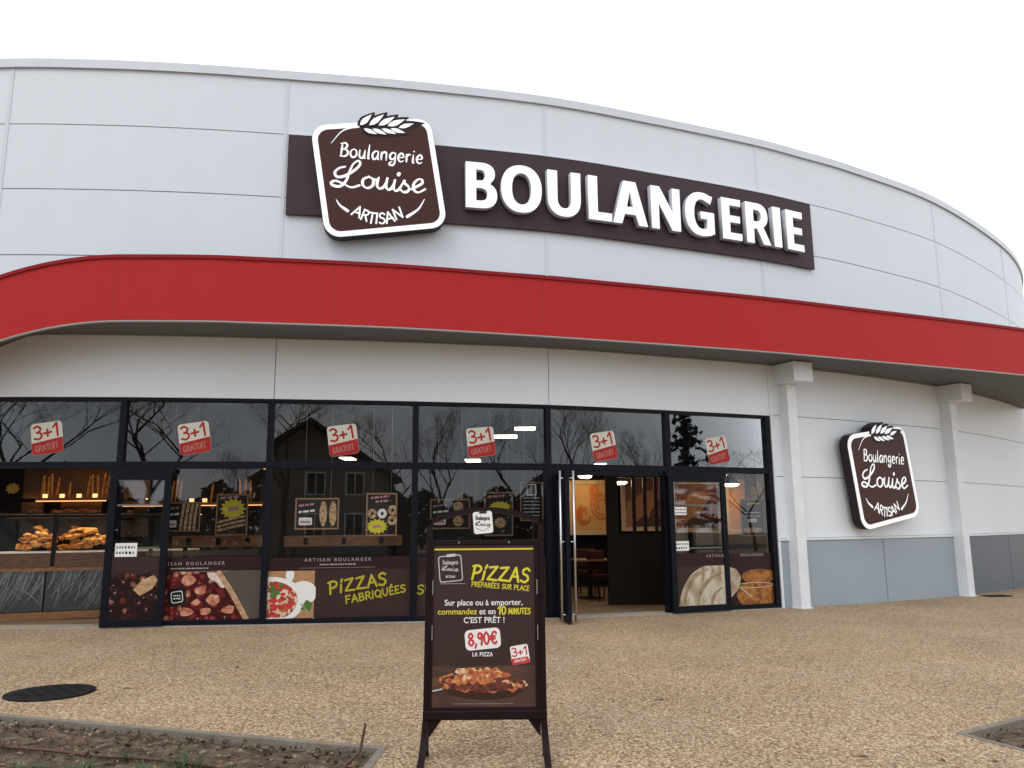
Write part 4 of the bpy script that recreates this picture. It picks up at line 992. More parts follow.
# offer stickers in the upper panes
STICKR = mat('sticker_red', (.36, .022, .018), .5, spec=.2)
STICKW = mat('sticker_white', (.60, .585, .51), .5, spec=.2)
SW, SH = .44, .46
def sticker_meshes():
    T = thing('offer_sticker', Matrix(), 'x', 'sticker', 'red and white offer stickers')
    mb = MB(); mb.prism(rrect(SW, SH, .05, 5), 0, .001); part('sheet', mb, STICKW, T)
    low = [p for p in rrect(SW-.004, SH-.004, .048, 5) if p[1] < -.05 or p[1] < -.04+.22*p[0]]
    mb = MB(); o = rrect(SW-.004, SH-.004, .048, 5)
    mb.prism([(p[0], min(p[1], -.055+.20*(p[0]+SW/2)*.55)) for p in o], .0011, .0017); part('red_field', mb, STICKR, T)
    mb = MB(); brush(mb, ['3', '+', '1'], -.175, -.008, .19, .030, .0022, width=.35, gap=.10, rot=.08); part('lettering', mb, STICKR, T)
    mb = MB(); brush(mb, list('GRATUIT'), -.165, -.19, .085, .013, .0024, width=.32, rot=.10); part('lettering', mb, mat('print_pale_red', (.42, .15, .13), .4), T)
    return T
ST = [(47, 438, 2, 'left pane above the pastry case'), (194.5, 438, 3, 'pane above the berry tart print'), (343, 440, 4, 'pane above the pizza print'),
      (481, 442, 5, 'pane above the pavement sign'), (604, 446, 6, 'pane above the open entrance'), (717.5, 450, 7, 'last pane at the right end')]
S0 = sticker_meshes()
for i, (x, y, k, w) in enumerate(ST):
    P, L = bay_plane(k); u, v = P.px(x, y, -.045); M = P.matrix(u, v, -.047, math.radians((8, 9, 8, 6, 9, 11)[i]))
    lab = 'red and white 3+1 GRATUIT offer sticker in the '+w
    if i == 0: S0.matrix_world = M; RM[S0] = M; S0['label'] = lab
    else: copy_thing(S0, M, lab)

# posters hanging just behind the glass
BAGUETTE = noisy('print_crust', [(.35, (.24, .12, .045)), (.5, (.46, .29, .14)), (.65, (.60, .46, .28))], 26, .5, dist=.5)
POSTER = mat('poster_black', (.020, .015, .015), .45, spec=.2)
PFRAME = mat('poster_frame', (.30, .16, .085), .5)
PINK = mat('print_pink', (.45, .22, .25), .5)
def star(cx, cy, r, k=14, sy=.8):
    return [(cx+r*(1 if i % 2 == 0 else .74)*math.cos(PI*i/k), cy+r*sy*(1 if i % 2 == 0 else .74)*math.sin(PI*i/k)) for i in range(2*k)]
def poster(k, x0, y0, x1, y1, label, kind, off=-.16):
    P, L = bay_plane(k); Q = Plane(P.world(0, 0, off), P.U, P.V)
    a = Q.px(x0, (y0+y1)/2)[0]; b = Q.px(x1, (y0+y1)/2)[0]; c = Q.px((x0+x1)/2, y1)[1]; d = Q.px((x0+x1)/2, y0)[1]
    w, h = b-a, d-c; Q = Plane(Q.world(a, c), P.U, P.V)
    T = thing('poster', Q.matrix(), label, 'poster', 'posters hanging behind the glass')
    mb = MB(); mb.box(0, w, 0, h, 0, .006); part('sheet', mb, POSTER, T)
    t = .022; mb = MB(); mb.box(0, w, 0, t, .0061, .011); mb.box(0, w, h-t, h, .0061, .011); mb.box(0, t, t, h-t, .0061, .011); mb.box(w-t, w, t, h-t, .0061, .011); part('frame', mb, PFRAME, T)
    I = MB(); Y = MB(); Wm = MB(); K = MB(); rr = random.Random(int(x0))
    if kind in ('sticks', 'rolls', 'pastry'):
        dashes(K, w*.08, w*.42, h*.72, .03, .0072, rr, .12); dashes(Wm, w*.08, w*.46, h*.52, .03, .0072, rr, .1)
        Wm.prism(rrect(w*.3, h*.24, .02, 3, w*.24, h*.26), .0068, .0072); K.prism(rrect(w*.24, h*.08, .005, 2, w*.24, h*.24), .0076, .008)
        if kind == 'sticks':
            for i in range(4): x = w*(.50+.115*i); I.ribbon([(x, h*.1), (x+.01, h*.5), (x+.03, h*.9)], w*.075, .0068+.0004*i)
        if kind == 'rolls':
            for x in (.64, .86): I.prism(circle(w*x, h*.5, w*.085, h*.4, 18), .0068, .0074)
        if kind == 'pastry':
            for y in (.26, .74): I.prism(circle(w*.7, h*y, w*.13, h*.17, 14), .0068, .0074)
    elif kind == 'star':
        dashes(K, w*.12, w*.7, h*.88, .03, .0072, rr, .06); Y.prism(star(w*.52, h*.64, w*.42, sy=.85), .0068, .0072); K.prism(rrect(w*.34, h*.1, .01, 3, w*.54, h*.64, .1), .0076, .008)
        for i in range(3): I.ribbon([(w*.1, h*(.12+.1*i)), (w*.5, h*(.2+.1*i)), (w*.9, h*(.26+.1*i))], .035, .0068+.0006*i)
    elif kind == 'donut':
        dashes(K, w*.15, w*.75, h*.86, .03, .0072, rr, .1); dashes(K, w*.3, w*.7, h*.77, .03, .0072, rr, .1)
        for i, (x, y) in enumerate(((.2, .52), (.52, .52), (.85, .6), (.84, .36))): (Wm if i == 1 else I).ring(circle(w*x, h*y, w*.15, w*.16, 18), circle(w*x, h*y, w*.05, w*.055, 18), .0068+.0003*i)
        Y.prism(star(w*.36, h*.22, w*.36, sy=.72), .0072, .0078); K.prism(rrect(w*.26, h*.06, .01, 3, w*.36, h*.22, .1), .0082, .0086)
    elif kind == 'burst':
        dashes(K, w*.12, w*.75, h*.86, .035, .0072, rr, .08); Y.prism(star(w*.55, h*.66, w*.40, sy=.5), .0068, .0072)
        I.prism(circle(w*.55, h*.3, w*.2, h*.12, 14), .0068, .0074)
    elif kind == 'menu':
        Wm.ring(rrect(w*.42, w*.46, .02, 4, w*.5, h*.80, .06), rrect(w*.36, w*.40, .016, 4, w*.5, h*.80, .06), .0072)
        for r in range(6): dashes(Wm, w*.15, w*.85, h*(.58-.09*r), .012, .0072, rr)
    elif kind == 'pizza':
        dashes(Y, w*.3, w*.8, h*.84, .03, .0072, rr, .05)
        for r in range(2): dashes(Wm, w*.18, w*.82, h*(.62-.1*r), .014, .0072, rr)
        Wm.prism(rrect(w*.36, h*.1, .015, 3, w*.5, h*.42, .05), .0068, .0074); I.prism(circle(w*.5, h*.16, w*.42, h*.07, 18), .0068, .0074)
    for nm, mbx, m in (('food_picture', I, BAGUETTE), ('yellow_burst', Y, PRINTY), ('white_print', Wm, PRINTW), ('red_print', K, PINK)):
        if mbx.v: part(nm, mbx, m, T)
    mb = MB()
    for x in (w*.2, w*.8): mb.tube([(x, h-.002, .004), (x, ZG-.1-Q.O.z, .004)], .0018, 5)
    islands('hanging_wire', mb, SCREW, T)
poster(3, 162, 502, 200.5, 531.5, 'wide poster of four bread sticks behind the left shopfront glass', 'sticks')
poster(3, 216, 494, 248, 535.5, 'upright poster with a big yellow star above bread sticks', 'star')
poster(4, 295, 498, 339, 529.5, 'wide poster of two filled rolls above the pizza print', 'rolls')
poster(4, 366, 493, 397, 536, 'upright poster of ring doughnuts with a low yellow star', 'donut')
poster(5, 430, 499, 470, 529, 'wide poster of two round pastries behind the arch of the pavement sign', 'pastry')
poster(5, 484, 492, 513, 536, 'upright poster with a yellow burst right above the pavement sign', 'burst')
poster(5, 520, 482, 543, 521, 'narrow dark menu poster with small white outline logo beside the entrance', 'menu', -.35)
poster(7, 740.5, 499, 764, 536, 'dark pizza poster hanging at the right end of the shopfront', 'pizza')

# ================================================================== INTERIOR THINGS
EM_WARM = mat('lamp_warm', (.9, .8, .6), .5, emit=(1, .50, .20), estr=1.8)
EM_WHITE = mat('lamp_white', (.9, .9, .9), .5, emit=(1, .86, .66), estr=8)
EM_LED = mat('led_strip', (.9, .9, .9), .5, emit=(1, .66, .32), estr=26)
EM_COOL = mat('led_cool', (.9, .9, .9), .5, emit=(.75, .92, 1), estr=3)
# wooden shelves in the window
def window_shelf(k, x0, x1, y0, y1, label):
    P, L = bay_plane(k); off = -.62; Q = Plane(P.world(0, 0, off), P.U, P.V)
    a, d = Q.px(x0, (y0+y1)/2)[0], Q.px(x1, (y0+y1)/2)[0]; b, t = Q.px((x0+x1)/2, y1)[1], Q.px((x0+x1)/2, y0)[1]
    T = thing('window_counter', Matrix.Translation(Q.world((a+d)/2, 0)), label, 'counter', 'wooden window counters')
    mb = MB(); mb.obox(Q, a, d, b, t, -.04, 0); part('front_board', mb, WOOD, T, world=True)
    mb = MB(); mb.obox(Q, a, d, t-.03, t, -.55, -.041); part('counter_top', mb, WOOD, T, world=True)
    mb = MB()
    for f in (.18, .5, .82): u = a+(d-a)*f; mb.obox(Q, u-.03, u+.03, b+.03, t-.03, .001, .03)
    islands('hook_plate', mb, BLACK, T, world=True)
    z = gz(Q.O.x)+.012
    for f in (.06, .94): u = a+(d-a)*f; mb = MB(); mb.obox(Q, u-.03, u+.03, z, b, -.5, -.44); part('leg', mb, BLACK, T, world=True)
window_shelf(3, 172, 264, 536, 547, 'long wooden counter behind the berry tart window')
window_shelf(4, 284, 402, 535.5, 546, 'long wooden counter behind the pizza window')
# display case at the left opening
A = at_y(0, 600, 12.15); B = at_y(103, 598, 12.62)
CP = Plane((A.x, A.y, gz(A.x)+.012), (B.x-A.x, B.y-A.y, 0), (0, 0, 1))
cu0, cu1 = -2.6, CP.px(103, 580)[0]+1.35
vP0, vP1, vB1, vG = CP.px(50, 612)[1], CP.px(50, 568)[1], CP.px(50, 553)[1], CP.px(50, 521)[1]
T = thing('display_case', Matrix.Translation(CP.O), 'glass pastry display case with grey wheat pattern front, lit warm inside', 'display case')
mb = MB(); mb.obox(CP, cu0, cu1, 0, vP0, -.7, -.03); part('plinth', mb, WOOD, T, world=True)
mb = MB(); mb.obox(CP, cu0, cu1, vP0, vP1, -.7, -.05); part('cabinet', mb, BLACK, T, world=True)
ub = CP.px(44, 590)[0]; rr = random.Random(11)
for a, b in ((cu0+.01, ub-1.2), (ub-1.19, ub-.012), (ub+.012, ub+1.19), (ub+1.2, cu1-.01)):
    if b-a < .05: continue
    mb = MB(); mb.obox(CP, a, b, vP0+.01, vP1-.01, -.049, -.03); fp = part('front_panel', mb, mat('case_front', (.045, .05, .05), .35), T, world=True)
    mb = MB()
    for _ in range(150):
        x = a+(b-a)*rr.random(); y = vP0+(vP1-vP0)*rr.random(); l = .25+.4*rr.random(); an = .95+.55*(rr.random()-.5)
        if rr.random() < .08: an = 2.3-.4*rr.random()
        pts = clamp([(x+math.cos(an+.25*t)*l*t, y+math.sin(an+.25*t)*l*t) for t in (0, .25, .5, .75, 1)], a+.01, b-.01, vP0+.02, vP1-.02)
        if len({(round(p[0], 3), round(p[1], 3)) for p in pts}) < 5: continue
        mb.ribbon(pts, .003+.009*rr.random()**2, -.0285+.00006*_, taper=lambda t: .4+.9*math.sin(PI*t))
    for i, v in enumerate(mb.v): mb.v[i] = tuple(CP.world(*v))
    part('wheat_print', mb, mat('wheat_print_grey', (.21, .235, .235), .4), fp, world=True)
mb = MB(); mb.obox(CP, cu0, cu1, vP1, vB1, -.7, .02); part('counter_band', mb, noisy('band_wood', [(.3, (.075, .038, .018)), (.7, (.15, .080, .038))], 3, .45, stretch=(1, 8, 8)), T, world=True)
mb = MB(); mb.obox(CP, cu0, cu1, vP1-.045, vP1-.0001, .012, .02); part('band_lip', mb, WOOD, T, world=True)
mb = MB(); mb.obox(CP, cu0, cu1, vP1-.014, vP1-.002, -.02, .010); part('led_strip', mb, EM_COOL, T, world=True)
mb = MB(); mb.obox(CP, cu0, cu1, vB1+.001, vB1+.02, -.68, .0); part('tray', mb, PRINTW, T, world=True)
mb = MB(); mb.quad(CP.world(cu0, vB1+.02, 0), CP.world(cu1, vB1+.02, 0), CP.world(cu1, vG+.1, -.05), CP.world(cu0, vG+.1, -.05)); part('case_glass', mb, CASEGLASS, T, world=True)
mb = MB(); mb.obox(CP, cu0, cu1, vG+.10, vG+.125, -.45, -.03); part('top_shelf', mb, DARKWOOD, T, world=True)
mb = MB(); mb.obox(CP, cu0, cu1, vG+.055, vG+.0995, -.045, -.032); part('top_lip', mb, DARKWOOD, T, world=True)
mb = MB(); mb.obox(CP, cu0, cu1, vG+.085, vG+.097, -.12, -.07); part('led_strip', mb, EM_LED, T, world=True)
up = CP.px(54.5, 540)[0]
for u in (up, up+1.35, up-1.35): mb = MB(); mb.obox(CP, u-.03, u+.03, vB1-.2, vG+.1, -.02, .024); part('post', mb, BLACK, T, world=True)
# pastries, one object each
PAS = noisy('golden_pastry', [(.3, (.30, .10, .02)), (.5, (.55, .25, .05)), (.7, (.68, .40, .12))], 22, .45, bump=.5)
PAS2 = noisy('dark_pastry', [(.3, (.16, .045, .010)), (.5, (.34, .12, .022)), (.7, (.50, .24, .06))], 22, .4, bump=.5)
PAS3 = noisy('pale_pastry', [(.3, (.42, .20, .05)), (.5, (.62, .36, .12)), (.7, (.74, .54, .28))], 22, .5, bump=.5)
mb = MB(); mb.blob((0, 0, 0), (.085, .042, .036), 9, 8, .16, random.Random(1), .03); pm1 = mb.mesh('pastry', PAS, True)
mb = MB(); mb.blob((0, 0, 0), (.06, .05, .035), 9, 7, .2, random.Random(2)); pm2 = mb.mesh('pastry', PAS, True)
mb = MB(); mb.tube(catmull([(-.15, 0, 0), (-.06, .015, .004), (.06, -.012, .004), (.15, 0, 0)], 4), [.012, .022, .026, .027, .028, .028, .028, .028, .028, .027, .026, .022, .012], 9); pm3 = mb.mesh('pastry', PAS3, True)
mb = MB(); mb.blob((0, 0, 0), (.075, .045, .034), 9, 7, .22, random.Random(6), -.03); pm4 = mb.mesh('pastry', PAS2, True)
mb = MB(); mb.blob((0, 0, 0), (.05, .05, .03), 9, 7, .16, random.Random(7)); pm5 = mb.mesh('pastry', PAS3, True)
rr = random.Random(21)
for (x0, x1, n, lab, grp) in ((17, 52, 34, 'golden baked pastry in the left heap of the lit display case', 'pastries in the left heap of the case'), (58, 104, 44, 'golden baked pastry in the right heap of the lit display case', 'pastries in the right heap of the case')):
    a, b = CP.px(x0, 545)[0], CP.px(x1, 545)[0]
    for i in range(n):
        f = rr.random(); lay = i/n; d = .08+.45*rr.random()
        u = a+(b-a)*f*.98; hgt = vB1+.06+lay*(.18+.16*math.sin(PI*min(1, max(0, f))))*(.65+d)
        M = Matrix.Translation(CP.world(u, hgt, -d)) @ Matrix.Rotation(rr.random()*PI, 4, 'Z') @ Matrix.Rotation((rr.random()-.5)*.7, 4, 'X') @ Matrix.Rotation((rr.random()-.5)*.5, 4, 'Y')
        single('pastry', (pm1, pm4, pm3, pm2, pm5, pm1, pm4)[i % 7], None, M, lab, 'pastry', grp)
# lit bread shelf on the back wall
def bread_shelf(x0, x1, y, Y, label, lamps, breads):
    a, b = at_y(x0, y, Y), at_y(x1, y, Y)
    T = thing('bread_shelf', Matrix.Translation((a.x, Y, a.z)), label, 'shelf', 'lit bread shelves on the back wall')
    mb = MB(); mb.box(a.x, b.x, Y, Y+.3, a.z-.05, a.z); part('board', mb, WOOD, T, world=True)
    mb = MB(); mb.box(a.x, b.x, Y-.004, Y+.02, a.z-.068, a.z-.0505); part('led_edge', mb, mat('led_edge', (.9, .7, .4), .5, emit=(1, .42, .14), estr=1.6), T, world=True)
    mb = MB(); mb.box(a.x, b.x, Y+.10, Y+.14, a.z+.60, a.z+.62); part('led_strip', mb, mat('led_shelf', (.9, .8, .6), .5, emit=(1, .50, .18), estr=5), T, world=True)
    mb = MB(); mb.box(a.x, b.x, Y-.02, Y+.3, a.z+.621, a.z+.65); mb.box(a.x, b.x, Y-.02, Y, a.z+.54, a.z+.6205); part('hood', mb, DARKWOOD, T, world=True)
    mb = MB()
    for x in (a.x+.1, b.x-.1): mb.box(x-.02, x+.02, Y+.1, Y+.95, a.z-.30, a.z-.051)
    islands('bracket', mb, BLACK, T, world=True)
    for x in lamps:
        p = at_y(x, y, Y+.05); mb = MB(); mb.lathe([(0, 0), (.04, 0), (.042, .065), (.035, .07), (0, .07)], (0, 0, 0), 14)
        single('candle_jar', mb, EM_WARM, Matrix.Translation((p.x, Y+.08, a.z+.001)), 'small glowing candle jar standing on the lit bread shelf', 'candle', 'glowing jars on the bread shelf', smooth=True)
    for x, l in breads:
        p = at_y(x, y, Y+.15); mb = MB(); t = (R.random()-.5)*.12
        mb.tube([(0, 0, 0), (t*.3, 0, l*.3), (t*.7, 0, l*.75), (t, 0, l)], [.014, .024, .023, .010], 8)
        single('baguette', mb, PAS, Matrix.Translation((p.x, Y+.19, a.z+.001)), 'baguette standing upright on the lit bread shelf', 'baguette', 'baguettes on the bread shelf', smooth=True)
bread_shelf(36, 106, 498, 14.7, 'warm lit wooden bread shelf above the display case', (44, 61, 78, 94), [(40, .42), (43, .36), (47, .4), (51, .45), (55, .38), (68, .3), (86, .4), (91, .44), (97, .42), (101, .46), (104, .4)])
bread_shelf(112, 262, 503, 14.72, 'second lit wooden bread shelf seen behind the bread stick poster', (191, 204, 236), [(170, .4), (174, .44), (178, .4), (210, .35), (240, .4), (244, .42), (250, .4)])
a = at_y(40, 516, 14.9); b = at_y(106, 516, 14.9)
T = thing('bread_shelf', Matrix.Translation((a.x, 14.9, a.z)), 'lower wooden bread shelf between the candle jars and the pastry heaps', 'shelf', 'lit bread shelves on the back wall')
mb = MB(); mb.box(a.x-.6, b.x+.6, 14.9, 15.3, a.z-.04, a.z); part('board', mb, WOOD, T, world=True)
mb = MB(); mb.box(a.x-.6, b.x+.6, 15.3, 15.33, a.z-.4, a.z+.9); part('back_panel', mb, mat('shelf_back', (.10, .055, .028), .6, var=.25, vscale=4), T, world=True)
mb = MB(); mb.box(a.x-.6, b.x+.6, 15.2, 15.22, a.z+.30, a.z+.315); part('led_strip', mb, MATS['led_shelf'], T, world=True)
mb = MB(); mb.box(a.x-.6, b.x+.6, 15.12, 15.14, a.z+.26, a.z+.33); part('hood', mb, DARKWOOD, T, world=True)
mb = MB(); mb.blob((0, 0, .06), (.13, .09, .065), 12, 8, .05, random.Random(3)); lf1 = mb.mesh('loaf', PAS2, True)
mb = MB(); mb.blob((0, 0, .05), (.09, .09, .055), 12, 8, .05, random.Random(4)); lf2 = mb.mesh('loaf', PAS, True)
for i in range(12):
    x = a.x-.2+(b.x-a.x+.5)*i/11
    single('loaf', (lf1, lf2)[i % 2], None, Matrix.Translation((x, 15.02+.05*(i % 3), a.z)) @ Matrix.Rotation(i*.7, 4, 'Z'), 'small round loaf on the lower bread shelf above the pastry heaps', 'loaf', 'loaves on the lower bread shelf')
# yellow price sign above the case
a = at_y(6, 497, 14.0); b = at_y(20, 480, 14.0); mb = MB(); mb.prism(star((a.x+b.x)/2, (a.z+b.z)/2, (b.x-a.x)*.6, 9, .8), 0, .01)
for i, v in enumerate(mb.v): mb.v[i] = (v[0], 14.0-v[2], v[1])
single('price_star', mb, mat('price_yellow', (.42, .26, .03), .5), Vector(((a.x+b.x)/2, 14, a.z)), 'dim yellow star-shaped price sign at far left above the pastries', 'sign', world=True)
# ceiling lights seen through the glass
def ceiling_light(x, y, w, d, Y, label, z=None):
    p = at_y(x, y, Y); T = thing('ceiling_light', Matrix.Translation(p), label, 'ceiling light', 'lit ceiling lights inside the shop')
    mb = MB(); mb.box(-w/2, w/2, -d/2, d/2, 0, .012); part('diffuser', mb, EM_WHITE, T)
    mb = MB(); mb.box(-w/2-.02, w/2+.02, -d/2-.02, d/2+.02, .0125, .06); part('housing', mb, BLACK, T)
    mb = MB(); mb.tube([(-w*.3, 0, .06), (-w*.3, 0, 3.62-p.z)], .006, 5); mb.tube([(w*.3, 0, .06), (w*.3, 0, 3.62-p.z)], .006, 5); islands('wire', mb, BLACK, T)
ceiling_light(348, 459, .22, .5, 14.6, 'small bright ceiling light below the sticker of the pizza window')
ceiling_light(473, 461, .26, .5, 14.2, 'small bright ceiling light below the sticker of the pavement sign window')
ceiling_light(503, 437, .56, .5, 16.0, 'long bright ceiling panel right of the sticker in the pavement sign window')
ceiling_light(525, 429, .44, .5, 17.2, 'farther bright ceiling panel near the mullion by the entrance')
ceiling_light(600, 464.5, .22, .3, 15.8, 'dim ceiling panel above the entrance door head')
ceiling_light(706, 476, .8, .3, 17.0, 'slim ceiling light strip above the right sliding door')
def pendant(x, y, Y, label):
    p = at_y(x, y, Y); T = thing('pendant_lamp', Matrix.Translation(p), label, 'pendant lamp', 'pendant lamps inside the shop')
    mb = MB(); mb.lathe([(.0, .16), (.03, .16), (.05, .13), (.13, .05), (.17, 0), (.165, 0), (.12, .05), (.0, .10)], n=18); part('shade', mb, mat('shade_dark', (.05, .04, .035), .4), T, smooth=True)
    mb = MB(); mb.lathe([(0, -.05), (.10, -.045), (.155, -.01), (.10, .035), (0, .04)], n=14); part('bulb', mb, mat('bulb', (.9, .8, .6), .5, emit=(1, .72, .40), estr=34), T, smooth=True)
    mb = MB(); mb.tube([(0, 0, .16), (0, 0, 3.62-p.z)], .006, 5); part('cord', mb, BLACK, T)
pendant(619, 482, 15.4, 'lit pendant lamp seen through the open entrance'); pendant(731, 484, 15.6, 'lit pendant lamp behind the right end window')
pendant(585, 476, 18.0, 'small lit pendant lamp deep inside the entrance')
# wall pictures and the booth
def wall_picture(x0, y0, x1, y1, Y, label, m, frame=CREAM, extra=None):
    a, b = at_y(x0, y1, Y), at_y(x1, y0, Y); T = thing('wall_picture', Matrix.Translation((a.x, Y, a.z)), label, 'picture', 'large pictures on the inner walls')
    w, h = b.x-a.x, b.z-a.z; mb = MB(); mb.box(0, w, 0, .04, 0, h); part('canvas', mb, m, T)
    t = .09; mb = MB(); mb.box(-t, w+t, -.03, .03, -t, 0); mb.box(-t, w+t, -.03, .03, h, h+t); mb.box(-t, 0, -.03, .03, 0, h); mb.box(w, w+t, -.03, .03, 0, h); part('frame', mb, frame, T)
    if extra: extra(T, w, h)
def swirls(T, w, h):
    mb = MB()
    for (cx_, cy_, r) in ((.3, .35, .13), (.75, .55, .2), (.6, .85, .1)):
        for j in range(3):
            mb.ribbon([(w*cx_+r*1.2*math.cos(t*.5+j)*(.4+.3*j), h*cy_+r*1.6*math.sin(t*.5+j)*(.4+.3*j)) for t in range(9)], .05, .02+.002*j)
    for i, v in enumerate(mb.v): mb.v[i] = (v[0], -v[2]+.01, v[1])
    part('pretzel_print', mb, mat('print_orange', (.50, .13, .02), .5), T)
wall_picture(572, 484, 611, 531, 18.6, 'ochre wall picture with orange baked rolls inside the entrance', ORANGEW, extra=swirls)
FOODP = cells('food_print', [(0, (.06, .015, .01)), (.3, (.20, .05, .02)), (.55, (.36, .14, .05)), (.8, (.16, .04, .02))], 3.2, .5, 0, 3)
wall_picture(626, 478, 672, 527, 17.8, 'reddish food picture behind the booth lattice', FOODP)
wall_picture(676, 484, 722, 528, 17.6, 'brownish food picture behind the right sliding door', FOODP)
CARROT = noisy('carrot_print', [(.3, (.40, .10, .01)), (.5, (.62, .25, .03)), (.62, (.14, .18, .02)), (.8, (.35, .05, .02))], 2.6, .5, dist=1.2)
wall_picture(730, 484, 758, 530, 16.2, 'orange vegetable picture behind the right end window', CARROT)
# booth partition
Yb = 14.75; a = at_y(609, 606, Yb); b = at_y(668, 606, Yb); zt = at_y(640, 534, Yb).z; zh = at_y(640, 474, Yb).z; g = gz(a.x)+.012
T = thing('booth_partition', Matrix.Translation((a.x, Yb, g)), 'tall dark wooden booth partition with lattice bars just inside the entrance', 'partition')
mb = MB(); mb.box(a.x, b.x, Yb, Yb+.08, g, zt); part('panel', mb, DARKWOOD, T, world=True)
mb = MB(); mb.box(a.x, a.x+.22, Yb-.02, Yb+.1, g, zh); mb.box(b.x-.06, b.x, Yb-.02, Yb+.1, g, zh); mb.box(a.x+.22, b.x-.06, Yb, Yb+.08, zh-.06, zh); islands('post', mb, DARKWOOD, T, world=True)
for x in (634, 645, 656): p = at_y(x, 500, Yb); mb = MB(); mb.box(p.x-.03, p.x+.03, Yb+.01, Yb+.07, zt, zh-.06); part('bar', mb, DARKWOOD, T, world=True)
# table and chair in the dim room
def table(x, Y, label):
    p = at_y(x, 560, Y); g = gz(p.x)+.012; T = thing('cafe_table', Matrix.Translation((p.x, Y, g)), label, 'table')
    mb = MB(); mb.prism(rrect(.7, .7, .05, 4), .72, .75); part('table_top', mb, WOOD, T)
    mb = MB(); mb.lathe([(0, 0), (.24, 0), (.24, .02), (.04, .04), (.035, .72), (0, .72)], n=16); part('pedestal', mb, BLACK, T, smooth=True)
def chair(x, Y, rot, label):
    p = at_y(x, 560, Y); g = gz(p.x)+.012; T = thing('cafe_chair', Matrix.Translation((p.x, Y, g)) @ Matrix.Rotation(rot, 4, 'Z'), label, 'chair', 'chairs in the dim room')
    m = mat('chair_red', (.045, .010, .008), .5, spec=.2)
    mb = MB(); mb.prism(rrect(.42, .42, .06, 4), .43, .48); part('seat', mb, m, T)
    mb = MB(); mb.box(-.2, .2, .17, .21, .55, .92); part('backrest', mb, m, T, bevel=.02)
    for sx in (-.18, .18):
        for sy in (-.18, .18): mb = MB(); mb.tube([(sx, sy, 0), (sx*.95, sy*.95, .43 if sy < 0 else .9)], .014, 6); part('leg', mb, BLACK, T)
table(590, 16.0, 'small square cafe table inside the entrance'); chair(601, 15.6, .5, 'dark red cafe chair beside the square table, nearer the door'); chair(587, 16.9, 2.9, 'dark red cafe chair behind the square table')

# ================================================================== PAVEMENT SIGN
bp = on_ground(484.5, 765); TAU = math.radians(6)
AB = Plane((bp.x, bp.y+.02, gz(bp.x)), (1, 0, 0), (0, math.sin(TAU), math.cos(TAU)))
T = thing('pavement_sign', AB.matrix(), 'dark brown pavement sign with arched top advertising pizzas, standing on the paving', 'pavement sign')
def ap(x, y): return AB.px(x, y)
uL0, uL1 = ap(424.5, 640)[0], ap(433.0, 640)[0]; uR0, uR1 = ap(536.5, 640)[0], ap(545.5, 640)[0]
vB0, vB1_ = ap(485, 716)[1], ap(485, 707)[1]; vTp = ap(485, 545)[1]; vSh = ap(485, 519)[1]; vArch = ap(485, 507)[1]; vRail = ap(485, 540)[1]
# uprights with arched rail
mb = MB()
for a, b in ((uL0, uL0+.035), (uR1-.035, uR1)):
    mb.box(a, b, vB0, vSh, -.03, .0)
mb2 = []
N_ = 20
top = [(uL0+(uR1-uL0)*i/N_, vSh-.01+(vArch-vSh+.01)*math.sin(PI*i/N_)**.8) for i in range(N_+1)]
for i in range(N_):
    (x0, y0), (x1, y1) = top[i], top[i+1]
    mb.add([(x0, y0-.035, -.025), (x1, y1-.035, -.025), (x1, y1, -.025), (x0, y0, -.025), (x0, y0-.035, 0), (x1, y1-.035, 0), (x1, y1, 0), (x0, y0, 0)], [(3, 2, 1, 0), (4, 5, 6, 7), (0, 1, 5, 4), (2, 3, 7, 6)])
part('arch_frame', mb, BOARDWOOD, T)
# main frame
mb = MB(); n0, n1 = -.035, .012
fl, frr = uL0+.036, uR1-.036
pl, pr_ = ap(432.5, 640)[0], ap(535.2, 640)[0]
mb.box(fl, pl, vB1_-.05, vRail, n0, n1); mb.box(pr_, frr, vB1_-.05, vRail, n0, n1); mb.box(pl, pr_, vTp, vRail, n0, n1-.001); mb.box(pl, pr_, vB1_-.05, vB1_, n0, n1-.001)
part('panel_frame', mb, BOARDWOOD, T, bevel=.004)
mb = MB(); mb.box(uL0, uR1, vB0-.02, vB0+.035, -.05, .03); part('bottom_rail', mb, BOARDWOOD, T, bevel=.008)
mb = MB()
for a in (.25, .75): x = pl+(pr_-pl)*a; mb.prism(circle(x, (vTp+vRail)/2, .006, .006, 10), n1, n1+.004)
for x in (fl+.012, frr-.012):
    for y in (580, 625): v = ap(485, y)[1]; mb.box(x-.003, x+.003, v-.09, v+.0, n1+.0002, n1+.006)
islands('fixing', mb, SCREW, T)
